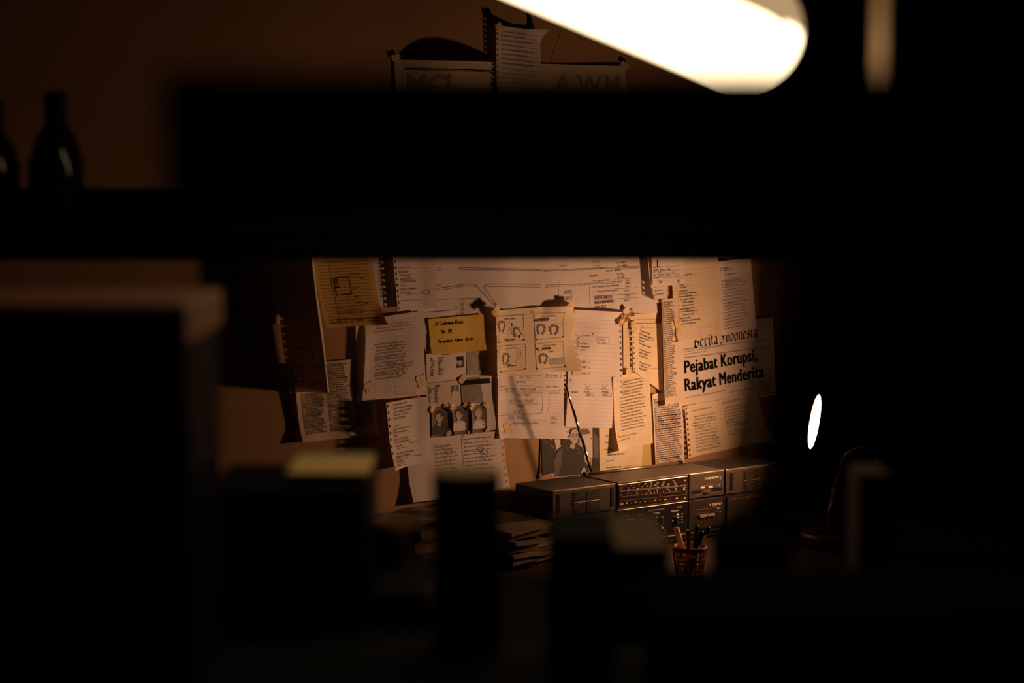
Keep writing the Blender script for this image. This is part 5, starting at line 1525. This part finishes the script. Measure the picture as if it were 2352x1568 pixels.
# newspaper lying on the desk by the wall
V, F = [], []
nx, ny = 20, 10
cs = [on_plane(868, 1172, .02), on_plane(1010, 1148, .02)]
xa, xb = -.42, -.09
for (zb, lab, nm, mt, dx, dy) in ((DESK + .001, 'folded newspaper on top of the books against the wall', 'folded_newspaper', P_NEWS, 0, 0),):
    pass
bs = MB()
st_top = on_plane(930, 1163, .02).z
bx0, bx1 = on_plane(862, 1180, .03).x, on_plane(1000, 1160, .03).x
nb = 4
hh = (st_top - .012 - DESK) / nb
covers = [(.10, .05, .03), (.05, .06, .05), (.12, .09, .05), (.04, .03, .03)]
for k in range(nb):
    z_ = DESK + k * hh
    dx = RNG.normal(0, .006)
    e = empty('book', ((bx0 + bx1) / 2 + dx, -.12, z_), ['lowest book of the stack against the wall', 'second book from the bottom of the wall stack', 'third book from the bottom of the wall stack', 'topmost book of the stack against the wall'][k], 'book', 'books stacked against the wall')
    cm = mat('book_cover_%d' % k, covers[k], .6)
    a_, b_ = bx0 + dx, bx1 + dx
    MB().wbox(a_, b_, -.20, -.022, z_ + .0005, z_ + .003).build('cover', cm, e); MB().wbox(a_, b_, -.20, -.022, z_ + hh - .003, z_ + hh - .0005).build('cover', cm, e)
    MB().wbox(a_, a_ + .003, -.20, -.022, z_ + .0005, z_ + hh - .0005).build('spine', cm, e)
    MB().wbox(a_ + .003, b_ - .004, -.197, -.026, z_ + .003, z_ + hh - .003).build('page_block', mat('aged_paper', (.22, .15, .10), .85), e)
zt = DESK + nb * hh
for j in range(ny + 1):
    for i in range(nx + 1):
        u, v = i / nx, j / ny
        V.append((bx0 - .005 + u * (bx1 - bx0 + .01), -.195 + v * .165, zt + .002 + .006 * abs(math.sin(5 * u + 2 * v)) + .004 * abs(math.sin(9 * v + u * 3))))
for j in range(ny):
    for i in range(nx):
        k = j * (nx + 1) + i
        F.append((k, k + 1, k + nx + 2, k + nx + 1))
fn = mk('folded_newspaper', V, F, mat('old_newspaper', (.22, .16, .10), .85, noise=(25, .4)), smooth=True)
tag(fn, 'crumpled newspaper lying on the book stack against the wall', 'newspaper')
pr = MB()
for r_ in range(9):
    for s_ in range(14):
        x_ = bx0 + .008 + s_ * .0105
        y_ = -.185 + r_ * .016
        u = (x_ - bx0 + .005) / (bx1 - bx0 + .01); v = (y_ + .195) / .165
        z_ = zt + .0026 + .006 * abs(math.sin(5 * u + 2 * v)) + .004 * abs(math.sin(9 * v + u * 3))
        pr.add([(x_, y_, z_), (x_ + .008, y_, z_), (x_ + .008, y_ + .004, z_), (x_, y_ + .004, z_)], [(0, 1, 2, 3)])
pr.build('printed_text', INK_N, fn)

# ================================================================== bottle behind the lamp
bo = on_level(2020, 1268, DESK)
bt = empty('bottle', bo, 'dark glass bottle with a blue cap behind the desk lamp', 'bottle')
GLS = mat('dark_glass', (0.02, 0.012, 0.008), 0.08, spec=0.6)
hB = at(2020, 1047, (bo - CAM).dot(FW)).z - DESK
MB().lathe(bo, (0, 0, 1), [(0, .026), (.003, .030), (hB - .085, .030), (hB - .055, .022), (hB - .038, .0125), (hB - .016, .0125)], 32).build('glass_body', GLS, bt, smooth=True)
MB().lathe(bo, (0, 0, 1), [(hB - .018, .0135), (hB - .0165, .0142), (hB - .001, .0142), (hB, .013)], 24).build('cap', mat('blue_cap', (.03, .04, .09), .4), bt, smooth=True)

# ================================================================== foreground: close shelf board at eye level
sd = empty('shelf_board', cf(.2, 1.3, 0), 'black shelf board crossing the view at eye level', 'shelf')
HT, HB = 1.604 + .033, 1.604 - .017
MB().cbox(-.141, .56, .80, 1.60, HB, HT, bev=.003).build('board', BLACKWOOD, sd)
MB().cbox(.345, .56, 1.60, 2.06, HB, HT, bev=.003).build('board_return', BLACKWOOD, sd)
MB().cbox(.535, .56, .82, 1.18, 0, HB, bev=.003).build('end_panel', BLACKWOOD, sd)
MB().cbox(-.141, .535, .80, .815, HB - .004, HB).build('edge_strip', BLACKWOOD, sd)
# wooden post standing on the board
WOODP = mat('raw_pine', (0.50, 0.29, 0.13), 0.7, noise=(18, .25), bump=(60, .3))
px0 = (2052 - 1176) / FPX * 1.98
po = empty('wooden_post', cf(px0 + .004, 1.98, HT), 'square pine post standing on the black shelf board', 'post')
MB().box(cf(px0 + .004, 1.98, HT + .55), (RT * math.cos(.3) + FH * math.sin(.3)) * .0240, (FH * math.cos(.3) - RT * math.sin(.3)) * .0240, UP * .55, bev=.002).build('shaft', WOODP, po)
MB().box(cf(px0 + .004, 1.98, HT + .004), (RT * math.cos(.3) + FH * math.sin(.3)) * .034, (FH * math.cos(.3) - RT * math.sin(.3)) * .034, UP * .004, bev=.001).build('foot_plate', BLACKPLA, po)

# hanging tube lamp
ZL_ = 2.02
capc = at(1706, 70, ZL_)
u_ = (RT * -math.cos(.394) + VU * math.sin(.394)).normalized()
RL = 138 / FPX * ZL_
Ltub = .42
far = capc + u_ * Ltub
tl = empty('tube_lamp', (capc + far) / 2, 'large glowing frosted tube lamp hanging at the top of the view', 'lamp')
prof = [(-RL * math.cos(t), RL * math.sin(t)) for t in np.linspace(.02, math.pi / 2, 9)] + [(Ltub * k / 6, RL) for k in range(1, 7)] + [(Ltub + RL * math.sin(t), RL * math.cos(t)) for t in np.linspace(.1, 1.55, 6)]
dm = MB().lathe(capc, u_, prof, 48)
ob = dm.build('frosted_cover', [mat('glowing_frosted_cover', (.9, .8, .6), .6, emit=((1.0, .74, .44), TUBE_L)), mat('glowing_housing', (.70, .55, .36), .5, emit=((1.0, .66, .34), .45)), mat('added_dark_backing', (.30, .27, .24), .4, metal=.8)], tl, smooth=True)
upn = (VU - u_ * VU.dot(u_)).normalized()
sidev = u_.cross(upn)
hn = (upn * .94 + FW * -.10).normalized()
orgv = Vector(ob['org'])
for p in ob.data.polygons:
    c = Vector(p.center) + orgv - capc
    if c.dot(hn) > RL * .32:
        p.material_index = 1  # housing glows weakly by emission, in place of scattered lamplight
    elif Vector(p.normal).dot(FW) > .25:
        p.material_index = 2  # unseen far side, added dark to keep the glow off the wall
for s_ in (.08, .34):
    MB().tube([capc + u_ * s_ + hn * (RL * .98), Vector(((capc + u_ * s_ + hn * RL).x, (capc + u_ * s_ + hn * RL).y, H - .002))], .003, 8).build('hanging_cord', BLACKPLA, tl)

# ================================================================== foreground: shelving rack between viewer and desk
rk = empty('shelving_rack', cf(0, 1.9, 0), 'black wooden shelving rack standing between viewer and desk', 'shelving rack')
LS = 1.17
US_B = 1.604 - 246 / FPX * 2.3
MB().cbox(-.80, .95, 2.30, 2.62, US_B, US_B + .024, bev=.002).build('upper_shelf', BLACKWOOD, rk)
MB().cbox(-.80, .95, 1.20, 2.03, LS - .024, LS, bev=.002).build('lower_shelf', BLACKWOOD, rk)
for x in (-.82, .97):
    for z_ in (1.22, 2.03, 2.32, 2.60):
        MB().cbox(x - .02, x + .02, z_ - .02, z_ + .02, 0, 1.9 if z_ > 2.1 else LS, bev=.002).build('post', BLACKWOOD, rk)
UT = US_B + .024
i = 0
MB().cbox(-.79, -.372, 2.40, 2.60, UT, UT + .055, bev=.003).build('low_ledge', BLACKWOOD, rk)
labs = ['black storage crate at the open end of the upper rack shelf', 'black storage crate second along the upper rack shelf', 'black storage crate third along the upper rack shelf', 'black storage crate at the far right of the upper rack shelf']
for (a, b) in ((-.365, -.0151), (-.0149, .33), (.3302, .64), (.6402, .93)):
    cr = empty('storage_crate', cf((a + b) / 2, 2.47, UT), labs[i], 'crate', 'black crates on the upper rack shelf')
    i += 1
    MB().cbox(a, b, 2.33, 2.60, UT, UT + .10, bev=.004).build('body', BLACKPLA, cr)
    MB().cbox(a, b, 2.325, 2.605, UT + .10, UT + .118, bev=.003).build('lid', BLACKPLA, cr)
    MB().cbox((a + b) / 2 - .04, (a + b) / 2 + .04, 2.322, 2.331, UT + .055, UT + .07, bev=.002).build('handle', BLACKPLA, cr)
for (x, z_, hgt, lab) in (((135 - 1176) / FPX * 2.42, 2.42, .16, 'dark brown glass bottle on the upper rack shelf'), ((-10 - 1176) / FPX * 2.45, 2.45, .15, 'dark brown glass bottle cut off at the left edge')):
    p = cf(x, z_, UT)
    e = empty('bottle', p, lab, 'bottle', 'brown bottles on the rack')
    MB().lathe(p, (0, 0, 1), [(0, .030), (.003, .034), (hgt * .55, .034), (hgt * .75, .024), (hgt * .85, .013), (hgt, .013)], 28).build('glass_body', GLS, e, smooth=True)
    MB().lathe(p, (0, 0, 1), [(hgt - .004, .0145), (hgt + .012, .0145), (hgt + .014, .012)], 20).build('cap', BLACKPLA, e, smooth=True)

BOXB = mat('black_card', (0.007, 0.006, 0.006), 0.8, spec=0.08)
def kx(px, z): return (px - 1176) / FPX * z
# tall box with brown lid
e = empty('archive_box', cf(kx(150, 1.65), 1.65, LS), 'tall black archive box with a rust brown lid', 'box')
t_ = 1.604 - .118
MB().cbox(kx(-140, 1.6), kx(442, 1.6), 1.56, 1.74, LS, t_ - .035, bev=.003).build('body', BOXB, e)
MB().cbox(kx(-146, 1.6), kx(448, 1.6), 1.552, 1.748, t_ - .034, t_, bev=.004).build('lid', mat('rust_brown_card', (.34, .12, .045), .7), e)
MB().cbox(kx(230, 1.6), kx(300, 1.6), 1.553, 1.562, t_ - .11, t_ - .09, bev=.003).build('handle_slot', BLACKPLA, e)
# long black file box with yellow pad
t_ = 1.604 - .306
e = empty('file_box', cf(kx(670, 1.85), 1.87, LS), 'long black file box under the yellow pad', 'box')
MB().cbox(kx(490, 1.85), kx(846, 1.85), 1.80, 1.95, LS, t_ - .012, bev=.003).build('body', BOXB, e)
MB().cbox(kx(486, 1.85), kx(850, 1.85), 1.797, 1.953, t_ - .012, t_, bev=.003).build('lid', BOXB, e)
MB().cbox(kx(560, 1.85), kx(620, 1.85), 1.795, 1.80, LS + .05, LS + .07).build('label_holder', BLACKPLA, e)
e = empty('notepad', cf(kx(755, 1.88), 1.88, t_), 'yellow notepad lying on the long black file box', 'notepad')
MB().cbox(kx(664, 1.88), kx(848, 1.88), 1.835, 1.945, t_, t_ + .003, bev=.001).build('backing_card', BOXB, e)
MB().cbox(kx(664, 1.88), kx(848, 1.88), 1.835, 1.945, t_ + .003, t_ + .010, bev=.001).build('page_block', mat('buff_pad', (.92, .60, .20), .8), e)
MB().cbox(kx(664, 1.88), kx(848, 1.88), 1.93, 1.946, t_ + .009, t_ + .0115, bev=.001).build('binding_strip', TAPE, e)
# low box with clay cup
e = empty('tin_box', cf(kx(930, 1.88), 1.88, LS), 'low black tin box under the brown cup', 'box')
t2 = LS + .033
MB().cbox(kx(858, 1.88), kx(990, 1.88), 1.80, 1.96, LS, t2 - .008, bev=.003).build('body', BLACKPLA, e)
MB().cbox(kx(856, 1.88), kx(992, 1.88), 1.797, 1.963, t2 - .008, t2, bev=.003).build('lid', BLACKPLA, e)
p = cf(kx(882, 1.93), 1.93, t2)
e = empty('cup', p, 'small brown clay cup on the low tin box', 'cup')
CLAY = mat('brown_clay', (.34, .15, .06), .6, noise=(30, .2))
MB().lathe(p, (0, 0, 1), [(0, .015), (.002, .017), (.030, .022), (.044, .0235), (.0445, .022), (.030, .0205), (.004, .0155), (.004, .001)], 32).build('body', CLAY, e, smooth=True)
MB().tube(spline([p + RT * .021 + UP * .036, p + RT * .034 + UP * .034, p + RT * .034 + UP * .016, p + RT * .018 + UP * .012], 6), .003, 10).build('handle', CLAY, e, smooth=True)
# round tin with tan lid
p = cf(kx(1070, 1.72), 1.72, LS)
hT = 1.604 - .276 - LS
e = empty('storage_tin', p, 'round black storage tin with a tan lid', 'tin')
MB().lathe(p, (0, 0, 1), [(0, .028), (.002, .030), (hT - .006, .030), (hT - .004, .029)], 40).build('body', BLACKPLA, e, smooth=True)
MB().lathe(p, (0, 0, 1), [(hT - .005, .0305), (hT - .001, .0305), (hT, .0295), (hT + .0002, .001)], 40).build('lid', mat('tan_lid', (.40, .25, .12), .6), e)
# black speaker box and tan book
e = empty('binder_box', cf(kx(1330, 1.66), 1.66, LS), 'plain black binder box in front of the radio', 'box')
hb_ = 1.604 - .312
MB().cbox(kx(1262, 1.66), kx(1408, 1.66), 1.60, 1.72, LS, hb_, bev=.003).build('body', BOXB, e)
MB().cbox(kx(1300, 1.66), kx(1370, 1.66), 1.597, 1.60, LS + .04, LS + .09).build('spine_label', BLACKPLA, e)
for k, (za, zb, h0, h1, m_, lab) in enumerate(((1.76, 1.97, LS, LS + .045, BOXB, 'thick black book lying under the tan book'), (1.79, 1.965, LS + .045, LS + .075, mat('tan_cloth', (.20, .135, .07), .8, bump=(200, .3)), 'small tan cloth book on the thick black book'))):
    a_, b_ = kx(1385, 1.88), kx(1535, 1.88)
    if k: a_, b_ = kx(1398, 1.9), kx(1522, 1.9)
    e = empty('book', cf((a_ + b_) / 2, (za + zb) / 2, h0), lab, 'book')
    MB().cbox(a_, b_, za, zb, h0, h0 + .003).build('cover', m_, e); MB().cbox(a_, b_, za, zb, h1 - .003, h1, bev=.001).build('cover', m_, e)
    MB().cbox(a_, b_, za, za + .003, h0, h1).build('spine', m_, e); MB().cbox(a_ + .003, b_ - .003, za + .003, zb - .003, h0 + .003, h1 - .003).build('page_block', P_NEWS if k else BOXB, e)
# low black case along the bottom
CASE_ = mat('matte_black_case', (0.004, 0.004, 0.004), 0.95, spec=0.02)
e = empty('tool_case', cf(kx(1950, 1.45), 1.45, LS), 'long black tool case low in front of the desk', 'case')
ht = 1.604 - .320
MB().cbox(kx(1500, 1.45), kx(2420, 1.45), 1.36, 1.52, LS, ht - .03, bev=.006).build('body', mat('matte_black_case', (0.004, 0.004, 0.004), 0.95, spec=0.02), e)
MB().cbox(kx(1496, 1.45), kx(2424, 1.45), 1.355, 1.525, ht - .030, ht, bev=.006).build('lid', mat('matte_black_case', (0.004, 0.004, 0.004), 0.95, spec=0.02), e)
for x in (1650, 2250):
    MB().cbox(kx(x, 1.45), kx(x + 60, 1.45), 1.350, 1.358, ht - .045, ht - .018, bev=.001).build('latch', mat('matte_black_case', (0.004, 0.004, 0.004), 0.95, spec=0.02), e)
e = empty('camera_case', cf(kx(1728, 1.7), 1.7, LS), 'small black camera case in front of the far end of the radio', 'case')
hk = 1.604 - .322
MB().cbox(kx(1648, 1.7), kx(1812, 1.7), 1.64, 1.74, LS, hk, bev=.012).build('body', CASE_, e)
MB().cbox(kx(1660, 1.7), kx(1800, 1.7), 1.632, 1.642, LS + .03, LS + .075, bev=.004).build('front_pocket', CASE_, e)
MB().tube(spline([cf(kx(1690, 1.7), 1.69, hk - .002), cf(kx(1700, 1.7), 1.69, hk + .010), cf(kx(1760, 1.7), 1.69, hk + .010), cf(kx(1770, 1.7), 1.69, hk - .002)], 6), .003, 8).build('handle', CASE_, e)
e = empty('carton', cf(kx(2020, 1.95), 1.985, LS), 'small tan carton behind the black tool case', 'carton')
hc_ = 1.604 - .318
MB().cbox(kx(1984, 1.95), kx(2058, 1.95), 1.955, 2.02, LS, hc_, bev=.001).build('body', mat('tan_carton', (.16, .10, .055), .8), e)
MB().cbox(kx(1984, 1.95), kx(2058, 1.95), 1.954, 1.98, hc_, hc_ + .0015).build('flap', mat('tan_carton', (.16, .10, .055), .8), e); MB().cbox(kx(1984, 1.95), kx(2058, 1.95), 1.995, 2.021, hc_, hc_ + .0015).build('flap', mat('tan_carton', (.16, .10, .055), .8), e)

for o in bpy.data.objects:
    if 'org' in o:
        del o['org']
